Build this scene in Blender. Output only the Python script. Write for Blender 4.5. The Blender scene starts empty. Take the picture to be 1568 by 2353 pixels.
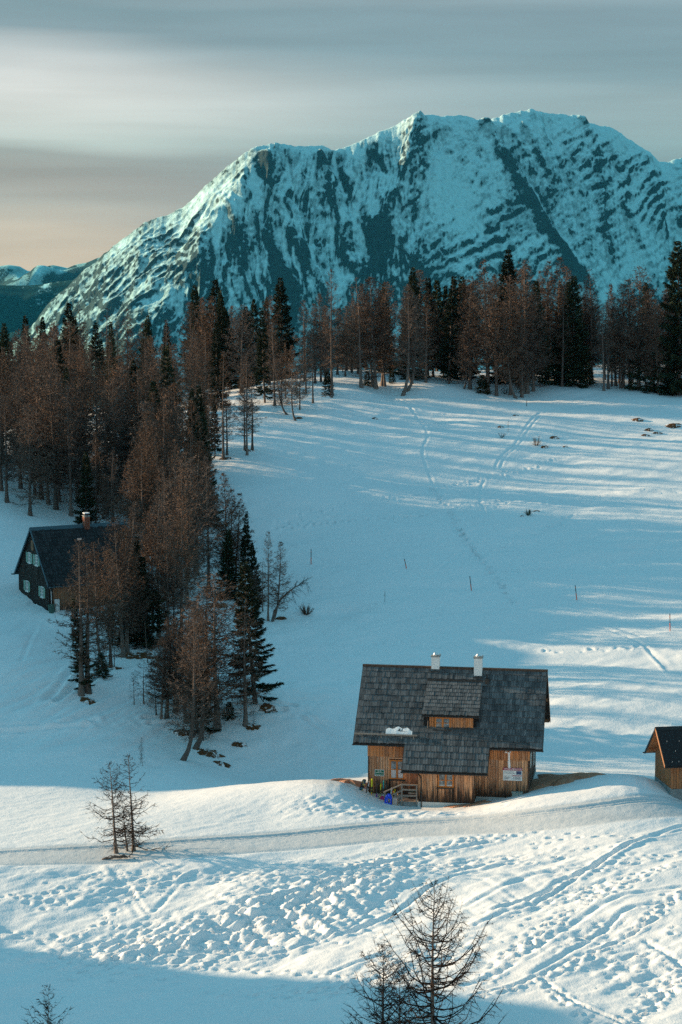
import bpy, math, random
import numpy as np
from mathutils import Matrix, Vector

random.seed(11)
rng = np.random.default_rng(7)
S = bpy.context.scene
COL = S.collection
R = math.radians

# ------------------------------------------------------------------ camera
cam_data = bpy.data.cameras.new('camera')
cam = bpy.data.objects.new('camera', cam_data)
COL.objects.link(cam)
CZ = 40.0
cam.location = (0, 0, CZ)
cam.rotation_euler = (R(90 - 6.6), 0, 0)
cam_data.sensor_fit = 'VERTICAL'
cam_data.sensor_height = 36.0
cam_data.lens = 36.0 / 2353 * 4582
cam_data.clip_start = 1.0
cam_data.clip_end = 60000
S.camera = cam

# ------------------------------------------------------------------ light
SUN_EL, SUN_BACK = 12.8, 17.0          # low winter sun from the left, a little behind the scene
SUN_DIR = Vector((-math.cos(R(SUN_EL)) * math.cos(R(SUN_BACK)), math.cos(R(SUN_EL)) * math.sin(R(SUN_BACK)), math.sin(R(SUN_EL))))
sun_data = bpy.data.lights.new('sun', 'SUN')
sun_data.energy = 5.0
sun_data.angle = R(0.5)
sun_data.color = (1.0, 0.565, 0.355)
sun = bpy.data.objects.new('sun', sun_data)
COL.objects.link(sun)
sun.rotation_euler = SUN_DIR.to_track_quat('Z', 'Y').to_euler()
sun.location = (-60, 60, 120)

S.view_settings.view_transform = 'Standard'
S.view_settings.look = 'None'
S.view_settings.exposure = 1.25
S.view_settings.gamma = 1.0
S.view_settings.use_curve_mapping = False
S.render.engine = 'CYCLES'
S.cycles.max_bounces = 6
S.cycles.use_denoising = False
S.cycles.diffuse_bounces = 3
S.cycles.volume_bounces = 1
S.cycles.transparent_max_bounces = 8

class NT:
    """small helper round a node tree"""
    def __init__(s, tree):
        s.t = tree; tree.nodes.clear()
    def n(s, typ, **kw):
        nd = s.t.nodes.new(typ)
        for k, v in kw.items():
            if k == 'ins':
                for a, b in v.items(): s.set(nd, a, b)
            else: setattr(nd, k, v)
        return nd
    def set(s, nd, key, val):
        sock = nd.inputs[key]
        if isinstance(val, bpy.types.NodeSocket): s.t.links.new(val, sock)
        elif isinstance(val, bpy.types.Node): s.t.links.new(val.outputs[0], sock)
        else: sock.default_value = val
    def math(s, op, a, b=0.0, c=0.0, clamp=False):
        nd = s.n('ShaderNodeMath', operation=op, use_clamp=clamp)
        s.set(nd, 0, a); s.set(nd, 1, b)
        if op in ('MULTIPLY_ADD', 'SMOOTH_MIN'): s.set(nd, 2, c)
        return nd.outputs[0]
    def mapr(s, v, a, b, c=0.0, d=1.0, smooth=True):
        nd = s.n('ShaderNodeMapRange', interpolation_type='SMOOTHSTEP' if smooth else 'LINEAR')
        for k, x in zip(range(5), (v, a, b, c, d)): s.set(nd, k, x)
        return nd.outputs[0]
    def mix(s, f, a, b, blend='MIX'):
        nd = s.n('ShaderNodeMix', data_type='RGBA', blend_type=blend)
        s.set(nd, 0, f)
        for k, x in ((6, a), (7, b)):
            s.set(nd, k, (*x, 1.0) if isinstance(x, tuple) and len(x) == 3 else x)
        return nd.outputs[2]
    def noise(s, vec, scale, detail=3.0, rough=0.55, dist=0.0):
        nd = s.n('ShaderNodeTexNoise')
        if vec is not None: s.set(nd, 'Vector', vec)
        s.set(nd, 'Scale', scale); s.set(nd, 'Detail', detail); s.set(nd, 'Roughness', rough); s.set(nd, 'Distortion', dist)
        return nd.outputs[0]
    def mapping(s, vec, scale=(1, 1, 1), loc=(0, 0, 0), rot=(0, 0, 0)):
        nd = s.n('ShaderNodeMapping')
        s.set(nd, 'Vector', vec); s.set(nd, 'Scale', scale); s.set(nd, 'Location', loc); s.set(nd, 'Rotation', rot)
        return nd.outputs[0]
    def ramp(s, f, stops):
        nd = s.n('ShaderNodeValToRGB')
        el = nd.color_ramp.elements
        while len(el) < len(stops): el.new(0.5)
        for e, (p, c) in zip(el, stops): e.position = p; e.color = (*c, 1.0)
        s.set(nd, 0, f)
        return nd.outputs[0]

# ------------------------------------------------------------------ sky: clear sky overhead, thin banded cloud low down
W = bpy.data.worlds.new('World'); S.world = W; W.use_nodes = True
k = NT(W.node_tree)
geo = k.n('ShaderNodeTexCoord').outputs['Generated']
sep = k.n('ShaderNodeSeparateXYZ', ins={0: geo})
X, Y, Z = sep.outputs
elev = k.math('MULTIPLY', k.math('ARCSINE', Z), 57.2958)
azim = k.math('MULTIPLY', k.math('ARCTAN2', X, Y), 57.2958)
sky = k.n('ShaderNodeTexSky', sky_type='NISHITA', sun_disc=False, sun_elevation=R(SUN_EL), sun_rotation=R(-90 + SUN_BACK), altitude=1600, air_density=1.0, dust_density=0.6, ozone_density=2.0)
skyc = k.mix(1.0, sky.outputs[0], (0.060, 0.153, 0.119), 'MULTIPLY')
comb = k.n('ShaderNodeCombineXYZ', ins={0: k.math('MULTIPLY', azim, 0.055), 1: k.math('MULTIPLY', elev, 0.62), 2: 0.0}).outputs[0]
warp = k.noise(comb, 0.8, 2.0, 0.45, 0.3)
e2 = k.math('ADD', elev, k.math('MULTIPLY', k.math('SUBTRACT', warp, 0.5), 2.6))
e2 = k.math('ADD', e2, k.math('MULTIPLY', azim, 0.045))
L_ = k.ramp(k.math('DIVIDE', e2, 14.0, clamp=True), [(0.0, (.56, .44, .33)), (.05, (.55, .46, .37)), (.12, (.42, .385, .345)), (.18, (.33, .29, .265)), (.235, (.33, .305, .285)), (.27, (.50, .485, .455)), (.35, (.52, .515, .49)), (.41, (.36, .385, .38)), (.47, (.165, .225, .245)), (.53, (.14, .205, .225)), (.60, (.20, .255, .27)), (.75, (.19, .255, .275)), (1.0, (.14, .22, .26))])
R_ = k.ramp(k.math('DIVIDE', e2, 14.0, clamp=True), [(0.0, (.25, .28, .28)), (.2, (.215, .27, .285)), (.30, (.26, .315, .325)), (.40, (.23, .295, .31)), (.47, (.155, .225, .25)), (.55, (.145, .21, .235)), (.66, (.21, .27, .285)), (.8, (.18, .25, .275)), (1.0, (.14, .22, .26))])
cl = k.mix(k.mapr(k.math('ABSOLUTE', k.math('ADD', azim, 20.0)), 11.0, 26.0), L_, R_)
fine = k.noise(k.mapping(comb, (1.2, 1.6, 1)), 1.5, 4.0, 0.5, 0.3)
cl = k.mix(1.0, cl, k.mapr(fine, 0.25, 0.75, 0.93, 1.07), 'MULTIPLY')
wsp = k.noise(k.mapping(comb, (.6, 1.5, 1)), 1.3, 3.0, 0.5)
cl = k.mix(k.mapr(wsp, .70, .85, 0.0, 0.3), cl, (.42, .41, .37))
cl = k.mix(1.0, cl, k.mix(k.mapr(elev, 1.0, 9.0), (1.02, .485, .475), (1.05, .715, .725)), 'MULTIPLY')
cover = k.mapr(elev, 9.0, 26.0, 1.0, 0.25)
skyf = k.mix(cover, skyc, cl)
bg = k.n('ShaderNodeBackground', ins={'Color': skyf, 'Strength': 1.0})
k.t.links.new(bg.outputs[0], k.n('ShaderNodeOutputWorld').inputs[0])

# ------------------------------------------------------------------ materials
MATS = {}
def material(name, build, rough=0.8, spec=0.3):
    m = bpy.data.materials.new(name); m.use_nodes = True
    t = NT(m.node_tree)
    out = t.n('ShaderNodeOutputMaterial'); b = t.n('ShaderNodeBsdfPrincipled')
    t.t.links.new(b.outputs[0], out.inputs[0])
    t.set(b, 'Roughness', rough); t.set(b, 'Specular IOR Level', spec)
    t.bsdf = b; t.out = out
    tc = t.n('ShaderNodeTexCoord'); t.obj = tc.outputs['Object']; t.gen = tc.outputs['Generated']
    oi = t.n('ShaderNodeObjectInfo'); t.rnd = oi.outputs['Random']
    c = build(t)
    if c is not None: t.set(b, 'Base Color', (*c, 1.0) if isinstance(c, tuple) else c)
    MATS[name] = m
    return m
def bump(t, h, strength=0.5, dist=0.02):
    t.set(t.bsdf, 'Normal', t.n('ShaderNodeBump', ins={'Height': h, 'Strength': strength, 'Distance': dist}).outputs[0])
def plain(name, c, rough=0.7, var=0.12, scale=3.0, spec=0.3, metal=0.0):
    def f(t):
        n = t.noise(t.obj, scale, 4.0, 0.6)
        t.set(t.bsdf, 'Metallic', metal)
        return t.mix(1.0, c, t.mapr(n, 0.3, 0.7, 1 - var, 1 + var), 'MULTIPLY')
    return material(name, f, rough, spec)

def m_snow(t):
    n1 = t.noise(t.mapping(t.obj, (1, 1, 1)), 1.3, 5.0, 0.65)
    n2 = t.noise(t.obj, 9.0, 3.0, 0.6)
    bump(t, t.math('ADD', t.math('MULTIPLY', n1, 1.0), t.math('MULTIPLY', n2, 0.35)), 0.55, 0.10)
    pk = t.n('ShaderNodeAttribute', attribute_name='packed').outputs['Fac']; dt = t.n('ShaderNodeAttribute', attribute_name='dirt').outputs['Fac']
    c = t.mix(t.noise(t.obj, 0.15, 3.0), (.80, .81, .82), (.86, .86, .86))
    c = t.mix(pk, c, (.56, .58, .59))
    return t.mix(t.math('MULTIPLY', dt, t.mapr(t.noise(t.obj, 5.0, 5.0, .75), .35, .7)), c, (.34, .25, .18))
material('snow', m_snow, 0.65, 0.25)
def m_snow_far(t):
    at = t.n('ShaderNodeAttribute', attribute_name='rock')
    n = t.noise(t.mapping(t.obj, (1, 1, .55)), 0.07, 6.0, 0.75)
    f = t.mapr(t.math('ADD', at.outputs['Fac'], t.math('MULTIPLY', t.math('SUBTRACT', n, 0.5), 0.85)), 0.47, 0.55)
    rockc = t.mix(t.noise(t.mapping(t.obj, (1, 1, 2.5)), 0.02, 4.0, 0.65), (.022, .028, .032), (.075, .08, .085))
    bump(t, t.noise(t.obj, 0.09, 4.0, 0.7), 0.8, 5.0)
    dust = t.mapr(t.math('ADD', at.outputs['Fac'], t.math('MULTIPLY', t.math('SUBTRACT', t.noise(t.mapping(t.obj, (1, 1, .4)), 0.05, 6.0, 0.8), 0.5), 1.3)), -0.10, 0.55)
    return t.mix(f, t.mix(t.math('MULTIPLY', dust, .80), (.80, .81, .82), (.20, .22, .23)), rockc)
material('mountain_rock_and_snow', m_snow_far, 0.8, 0.2)
def m_forest_far(t):
    n = t.noise(t.mapping(t.obj, (1, 1, .35)), 0.012, 5.0, 0.75)
    n2 = t.noise(t.mapping(t.obj, (1, .3, 1)), 0.0016, 2.0, 0.5)
    f = t.mapr(t.math('ADD', n, t.math('MULTIPLY', n2, 1.1)), 1.12, 1.24)
    return t.mix(f, (.022, .04, .04), (.78, .80, .82))
material('far_forest', m_forest_far, 0.9, 0.1)
def m_gravel(t):
    v = t.n('ShaderNodeTexVoronoi', ins={'Vector': t.obj, 'Scale': 9.0})
    bump(t, v.outputs[0], 0.9, 0.06)
    c = t.mix(t.noise(t.obj, 14.0, 3.0), (.30, .135, .09), (.64, .34, .21))
    return t.mix(t.mapr(t.noise(t.obj, 0.7, 3.0), .45, .65), c, (.44, .22, .13))
material('gravel', m_gravel, 0.9, 0.2)
def m_earth(t):
    bump(t, t.noise(t.obj, 9.0, 4.0), 0.9, 0.08)
    e = t.mix(t.noise(t.obj, 3.5, 5.0, 0.7), (.035, .02, .013), (.20, .095, .04))
    return t.mix(t.mapr(t.noise(t.obj, 1.5, 5.0, 0.7), .52, .60), e, (.80, .81, .82))
material('earth', m_earth, 0.95, 0.1)
def m_plank(name, top, top2, grey, dark, z0, z1):
    """weathered boards: warm wood, grey wear, black water staining that starts at the board foot"""
    def f(t):
        sx = t.n('ShaderNodeSeparateXYZ', ins={0: t.obj})
        off = t.n('ShaderNodeCombineXYZ', ins={0: t.math('MULTIPLY', t.rnd, 37.0), 1: 0.0, 2: t.math('MULTIPLY', t.rnd, 91.0)}).outputs[0]
        v = t.n('ShaderNodeVectorMath', operation='ADD', ins={0: t.obj, 1: off}).outputs[0]
        grain = t.noise(t.mapping(v, (14, 14, .8)), 1.6, 5.0, 0.65, 0.6)
        streak = t.noise(t.mapping(v, (5, 5, .5)), 1.3, 3.0, 0.6)
        knot = t.n('ShaderNodeTexVoronoi', ins={'Vector': t.mapping(v, (4.5, 4.5, 1.6)), 'Scale': 1.0}).outputs[0]
        c = t.mix(t.mapr(t.rnd, 0.1, 0.9), top, top2)
        c = t.mix(t.mapr(streak, .42, .68, 0, .75), c, grey)
        c = t.mix(1.0, c, t.mapr(grain, .3, .7, .62, 1.28), 'MULTIPLY')
        c = t.mix(t.mapr(knot, .05, .16, .8, 0.0), c, dark)
        h = t.math('ADD', sx.outputs[2], t.math('MULTIPLY', t.math('SUBTRACT', streak, .5), -2.6 * (z1 - z0) ))
        c = t.mix(t.mapr(h, z0, z1, .92, 0.0), c, dark)
        bump(t, grain, .5, .01)
        return c
    return material(name, f, 0.75, 0.2)
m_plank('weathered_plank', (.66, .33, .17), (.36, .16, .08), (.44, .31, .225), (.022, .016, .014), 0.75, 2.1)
m_plank('upper_plank', (.60, .24, .09), (.36, .14, .055), (.38, .22, .14), (.03, .018, .012), -3, -2)
m_plank('shed_plank', (.43, .165, .06), (.36, .16, .075), (.27, .16, .10), (.03, .02, .015), -.2, .8)
m_plank('dark_plank', (.028, .018, .013), (.02, .014, .011), (.05, .036, .028), (.008, .007, .006), -.2, .6)
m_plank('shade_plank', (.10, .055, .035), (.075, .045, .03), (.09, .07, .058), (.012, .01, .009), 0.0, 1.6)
m_plank('porch_plank', (.34, .15, .07), (.27, .13, .07), (.22, .15, .11), (.03, .02, .015), -.2, .7)
def m_shingle(name, a, b, moss):
    def f(t):
        isl = t.n('ShaderNodeNewGeometry').outputs['Random Per Island']
        r = t.math('FRACT', t.math('ADD', t.rnd, isl))
        n = t.noise(t.mapping(t.obj, (1, 1, 1)), 1.1, 4.0, 0.6)
        g = t.noise(t.mapping(t.obj, (24, 3, 3)), 1.0, 3.0, 0.6)
        c = t.mix(r, a, b)
        c = t.mix(1.0, c, t.mapr(n, .3, .7, .75, 1.25), 'MULTIPLY')
        c = t.mix(1.0, c, t.mapr(g, .3, .7, .8, 1.2), 'MULTIPLY')
        n3 = t.noise(t.obj, 7.0, 5.0, 0.75)
        bump(t, g, .4, .01)
        return t.mix(t.mapr(n3, .60, .70, 0, .7), c, moss)
    return material(name, f, 0.75, 0.25)
m_shingle('wood_shingle', (.055, .060, .064), (.130, .135, .138), (.035, .03, .022))
m_shingle('dark_tile', (.010, .012, .013), (.026, .028, .03), (.012, .012, .01))
plain('roof_underlay', (.03, .026, .024), .9)
plain('dark_wood', (.035, .024, .018), .8)
plain('rafter_wood', (.20, .10, .05), .7)
plain('brown_metal', (.014, .011, .010), .45, .1, spec=.5)
plain('felt', (.016, .017, .019), .8, .25, 6)
plain('teal_metal', (.035, .075, .095), .45, .1, spec=.5)
plain('white_plaster', (.62, .62, .60), .85, .10, 2.0)
plain('chimney_plaster', (.72, .72, .71), .85, .07, 2.0)
plain('concrete', (.40, .40, .38), .9, .15)
plain('grey_concrete', (.22, .24, .24), .9, .15)
plain('window_frame_wood', (.50, .165, .03), .5, .12, 5)
plain('white_paint', (.74, .74, .70), .5, .05)
plain('green_paint', (.22, .34, .27), .55, .1)
plain('curtain', (.55, .56, .57), .9, .15, 9)
plain('steel', (.60, .60, .60), .3, .05, metal=.9)
plain('white_pipe', (.78, .78, .78), .35, .04)
plain('cabinet_green', (.30, .36, .33), .6, .05)
plain('yellow', (.75, .50, .03), .5, .05)
plain('sign_green', (.0, .12, .065), .4, .05)
plain('sign_red', (.28, .008, .06), .4, .05)
plain('sign_white', (.72, .74, .74), .4, .04)
plain('print_grey', (.20, .24, .27), .5, .05)
plain('print_white', (.85, .86, .86), .4, .02)
plain('print_blue', (.03, .07, .17), .4, .5, 12)
plain('grey_wood', (.24, .20, .17), .8, .2, 6)
plain('sled_wood', (.42, .20, .08), .6, .15, 6)
plain('blue_plastic', (.0, .07, .72), .35, .05, spec=.5)
plain('black_plastic', (.012, .012, .014), .4, .1, spec=.5)
plain('green_plastic', (.05, .11, .09), .5, .1)
plain('orange_paint', (.60, .09, .03), .6, .1)
plain('pole_black', (.02, .02, .022), .6, .1)
plain('brick_mortar', (.20, .17, .15), .9, .2)
plain('ski_yellow', (.62, .62, .02), .35); plain('ski_teal', (.01, .24, .27), .35); plain('ski_purple', (.16, .04, .30), .35)
plain('ski_white', (.70, .70, .72), .35); plain('ski_magenta', (.50, .01, .16), .35); plain('ski_orange', (.70, .22, .02), .35); plain('ski_blue', (.02, .16, .45), .35)
def m_brick(t):
    return t.mix(t.rnd, (.26, .075, .035), (.16, .045, .024))
material('brick', m_brick, .9, .2)
def m_glass(t):
    t.set(t.bsdf, 'Roughness', 0.06); t.set(t.bsdf, 'Specular IOR Level', 0.9)
    n = t.noise(t.mapping(t.obj, (2, 2, 2)), 1.5, 4.0, .6, 1.5)
    return t.mix(t.mapr(n, .4, .62), (.05, .07, .085), (.22, .26, .29))
material('window_glass', m_glass, .06, .9)
def m_woven(t):
    w = t.n('ShaderNodeTexChecker', ins={'Vector': t.obj, 'Scale': 17.0, 'Color1': (.30, .16, .14, 1), 'Color2': (.62, .55, .50, 1)})
    return w.outputs[0]
material('woven', m_woven, .8)
def m_board(t):
    n = t.noise(t.mapping(t.obj, (3, 3, 1.6)), 2.1, 2.0, .5, 1.2)
    return t.ramp(n, [(.0, (.01, .012, .014)), (.46, (.012, .014, .016)), (.48, (.02, .16, .24)), (.54, (.02, .13, .2)), (.56, (.6, .36, .03)), (.62, (.55, .3, .03)), (.64, (.012, .014, .016)), (1, (.01, .012, .014))])
material('snowboard_print', m_board, .35)
def m_bark(t):
    n = t.noise(t.mapping(t.obj, (9, 9, 1.2)), 1.5, 4.0, .65)
    bump(t, n, .8, .03)
    c = t.mix(n, (.06, .048, .042), (.22, .175, .15))
    return t.mix(1.0, c, t.mapr(t.rnd, 0, 1, .7, 1.25), 'MULTIPLY')
material('larch_bark', m_bark, .9, .1)
def m_twig(t):
    isl = t.n('ShaderNodeNewGeometry').outputs['Random Per Island']
    c = t.mix(isl, (.045, .031, .025), (.24, .148, .100))
    g = t.mix(t.mapr(t.rnd, .2, 1.0, 0, .85), c, t.mix(isl, (.04, .034, .031), (.155, .125, .108)))
    return t.mix(1.0, g, t.mapr(t.math('FRACT', t.math('MULTIPLY', t.rnd, 7.31)), 0, 1, .75, 1.25), 'MULTIPLY')
material('larch_twigs', m_twig, .85, .1)
def m_twig_dark(t):
    isl = t.n('ShaderNodeNewGeometry').outputs['Random Per Island']
    return t.mix(isl, (.016, .011, .009), (.055, .032, .022))
material('bare_twigs', m_twig_dark, .85, .1)
def m_needle(t):
    isl = t.n('ShaderNodeNewGeometry').outputs['Random Per Island']
    c = t.mix(isl, (.010, .017, .010), (.040, .050, .022))
    return t.mix(1.0, c, t.mapr(t.rnd, 0, 1, .65, 1.45), 'MULTIPLY')
material('spruce_needles', m_needle, .8, .15)

# ------------------------------------------------------------------ mesh helpers
class MB:
    def __init__(s): s.v = []; s.f = []
    def add(s, vs, fs):
        o = len(s.v); s.v += [tuple(map(float, p)) for p in vs]; s.f += [tuple(i + o for i in f) for f in fs]
        return s
    def box(s, x0, x1, y0, y1, z0, z1, M=None):
        vs = [(x, y, z) for z in (z0, z1) for y in (y0, y1) for x in (x0, x1)]
        if M is not None: vs = [M @ Vector(p) for p in vs]
        return s.add(vs, [(0, 2, 3, 1), (4, 5, 7, 6), (0, 1, 5, 4), (2, 6, 7, 3), (0, 4, 6, 2), (1, 3, 7, 5)])
    def hexa(s, a, b):
        """two quads (four points each, same winding) joined"""
        return s.add(list(a) + list(b), [(3, 2, 1, 0), (4, 5, 6, 7), (0, 1, 5, 4), (1, 2, 6, 5), (2, 3, 7, 6), (3, 0, 4, 7)])
    def prism(s, poly, d):
        """polygon (3D points) swept by vector d"""
        n = len(poly); d = Vector(d)
        a = [Vector(p) for p in poly]; b = [p + d for p in a]
        return s.add(a + b, [tuple(range(n - 1, -1, -1)), tuple(range(n, 2 * n))] + [(i, (i + 1) % n, n + (i + 1) % n, n + i) for i in range(n)])
    def tube(s, pts, rad, n=6, cap=True):
        pts = [Vector(p) for p in pts]
        if not hasattr(rad, '__len__'): rad = [rad] * len(pts)
        vs = []
        for i, p in enumerate(pts):
            d = (pts[min(i + 1, len(pts) - 1)] - pts[max(i - 1, 0)]).normalized()
            a = d.cross(Vector((0, 0, 1)) if abs(d.z) < .9 else Vector((1, 0, 0))).normalized(); b = d.cross(a)
            vs += [p + (a * math.cos(t) + b * math.sin(t)) * rad[i] for t in [2 * math.pi * j / n for j in range(n)]]
        fs = [(i * n + j, i * n + (j + 1) % n, (i + 1) * n + (j + 1) % n, (i + 1) * n + j) for i in range(len(pts) - 1) for j in range(n)]
        if cap: fs += [tuple(range(n - 1, -1, -1)), tuple(range((len(pts) - 1) * n, len(pts) * n))]
        return s.add(vs, fs)
    def mesh(s, name, mat, off=(0, 0, 0), smooth=False):
        me = bpy.data.meshes.new(name)
        me.from_pydata([(p[0] + off[0], p[1] + off[1], p[2] + off[2]) for p in s.v], [], s.f)
        me.materials.append(MATS[mat])
        if smooth: me.polygons.foreach_set('use_smooth', [True] * len(me.polygons))
        me.update()
        return me
    def build(s, name, mat, parent=None, off=(0, 0, 0), smooth=False, kind=None, label=None):
        return link(name, s.mesh(name, mat, off, smooth), parent, kind, label)
def link(name, data, parent=None, kind=None, label=None):
    o = bpy.data.objects.new(name, data); COL.objects.link(o)
    if parent is not None: o.parent = parent
    if kind: o['kind'] = kind
    if label: o['label'] = label
    return o
def tag(o, label, cat, group=None, kind=None):
    o['label'] = label; o['category'] = cat
    if group: o['group'] = group
    if kind: o['kind'] = kind
    return o
def empty(name, loc, rz=0.0, label=None, cat=None, group=None):
    o = bpy.data.objects.new(name, None); COL.objects.link(o)
    o.location = loc; o.rotation_euler = (0, 0, rz); o.empty_display_size = .3
    if label: tag(o, label, cat, group)
    return o
def np_mesh(name, V, F, mat, smooth=False):
    """V (n,3) array, F list of (m,3) or (m,4) index arrays"""
    me = bpy.data.meshes.new(name)
    me.vertices.add(len(V)); me.vertices.foreach_set('co', np.ascontiguousarray(V, np.float32).ravel())
    tot = np.concatenate([np.full(len(f), f.shape[1], np.int32) for f in F])
    idx = np.concatenate([np.asarray(f, np.int32).ravel() for f in F])
    me.loops.add(len(idx)); me.loops.foreach_set('vertex_index', idx)
    me.polygons.add(len(tot)); me.polygons.foreach_set('loop_start', np.concatenate([[0], np.cumsum(tot)[:-1]]).astype(np.int32))
    try: me.polygons.foreach_set('loop_total', tot)
    except Exception: pass
    if smooth: me.polygons.foreach_set('use_smooth', np.ones(len(tot), bool))
    me.materials.append(MATS[mat]); me.update(calc_edges=True)
    return me
def grid_faces(ny, nx):
    i = np.arange(ny - 1)[:, None] * nx + np.arange(nx - 1)[None]
    return np.stack([i, i + 1, i + nx + 1, i + nx], -1).reshape(-1, 4)

_tab = np.random.default_rng(3).random((256, 256))
def vnoise(x, y, seed=0):
    x = np.asarray(x, float) + seed * 17.37; y = np.asarray(y, float) + seed * 5.91
    xi = np.floor(x).astype(int); yi = np.floor(y).astype(int); fx = x - xi; fy = y - yi
    fx = fx * fx * fx * (fx * (fx * 6 - 15) + 10); fy = fy * fy * fy * (fy * (fy * 6 - 15) + 10)
    t = _tab; a = t[yi & 255, xi & 255]; b = t[yi & 255, (xi + 1) & 255]; c = t[(yi + 1) & 255, xi & 255]; d = t[(yi + 1) & 255, (xi + 1) & 255]
    return (a * (1 - fx) + b * fx) * (1 - fy) + (c * (1 - fx) + d * fx) * fy - .5
def fbm(x, y, octs=4, gain=.5, seed=0):
    s = 0; a = 1.0
    for o in range(octs):
        s = s + a * vnoise(x * 2 ** o, y * 2 ** o, seed + o * 3); a *= gain
    return s
def sstep(a, b, x):
    t = np.clip((x - a) / (b - a), 0, 1); return t * t * (3 - 2 * t)

# ------------------------------------------------------------------ ground: height field through surveyed points
CP = np.array([[float(a) for a in p.split(',')] for p in "-18.11,102,0.84;-8.78,101,1.23;0,100,1.61;9.23,98,2.38;17.22,97,2.76;-19.47,110,0.56;-12.02,110,0.79;-4.45,107,1.31;5.17,106,2.11;18.41,104,2.83;-20.64,117,1.45;-10.11,117,1.72;0,116.5,2.16;10.85,116,2.86;20.17,114.5,3.87;-21.98,125,2.58;-14.75,128,2.5;0,128.5,2.56;12.02,129,3.01;22.39,127.5,3.44;-22.67,129,2.42;-8.33,131,2.65;6.52,135,2.84;24,137,3.45;-23.86,136,2.25;-14.83,137,2.45;-2.68,143,3.48;-8.37,142,2.86;-5.04,137.5,2.63;0.51,142,3.48;2.08,141.2,2.52;5.44,138.2,2.59;9.44,138,2.74;6.55,135.5,2.86;12.18,137.6,3.45;13.93,138.3,3.71;17.66,139,4.13;21.95,140.5,4.44;23.46,138,3.5;24.27,140,3.07;-26.25,150,1.63;-21.23,150,1.63;-14.25,147,1.46;-6.57,160,-0.42;-10.71,158,0.66;-13.34,160,1.04;-16.94,157,1.27;-22.33,158,1.74;-28.45,163,2.02;-8.18,168,2.37;-6.61,171,3.25;-22.32,172,3.23;-28.04,172,3.81;-20.15,188,5.02;-16.74,192,5.44;-32.78,189,6.62;-6.46,203,5.51;-4.06,219,7.2;-1.93,198,5.25;-14.77,213,6.19;-38.96,226,12.18;-36.42,224,11.53;-24.29,228,9.91;-15.28,245,13.09;-15.85,265,16.26;-12.57,267,16.73;-19.12,246,12.98;-6.57,289,19.63;-4.18,299,21.87;-1.33,305,22.77;-31.34,268,16.47;-44.33,258,15.64;-22.24,305,21.1;-34.35,325,19.65;-45.44,328,17.67;-55.2,322,15.96;0,189,4.5;0,206,5.92;0,225,7.8;0,243,10.62;0,262,14.11;0,283,18.25;1.17,336,25.19;10.03,315,22.96;15.73,334,24.11;21.36,320,22.62;27.9,318,21.96;42.58,322,22.09;51.15,322,21.95;55.59,325,22.13;38.8,345,24.04;50.79,350,24.57;7.61,158,1.74;15.69,151,2.41;18.07,154,1.84;21.55,157,1.99;27.09,155,2.12;19.82,173,3.6;29.95,172,3.81;8.72,182,3.76;14.45,207,5.76;28.04,206,5.92;35.51,205,6.09;22.31,244,10.5;42.05,244,10.5;26.11,287,17.95;49.39,288,17.87;-34.2,209.3,7.4;-29.8,201.2,6.75;-32,205.5,6.95;-26,206,7;-35,204,6.5;-22.5,205.5,7;-31,198,6.3;-38,211,8.2;-28,212,8.6;3,143.5,2.2;12,142,2.6;8,150,2.3;14.5,146,2.6;-130,150,4;-140,220,14;-120,320,22;-60,345,18;-160,420,5;-30,372,15;-60,420,-2;20,375,22;60,372,25;110,330,22;130,240,8;130,150,2;110,90,0;-110,90,0;0,60,-3;-70,60,-3;70,60,-3;0,460,-15;80,450,0;160,440,0;-120,470,-30;35,100,2.4;-35,105,2.2;0,520,-60;150,520,-50;-150,520,-70".split(';')])
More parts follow.
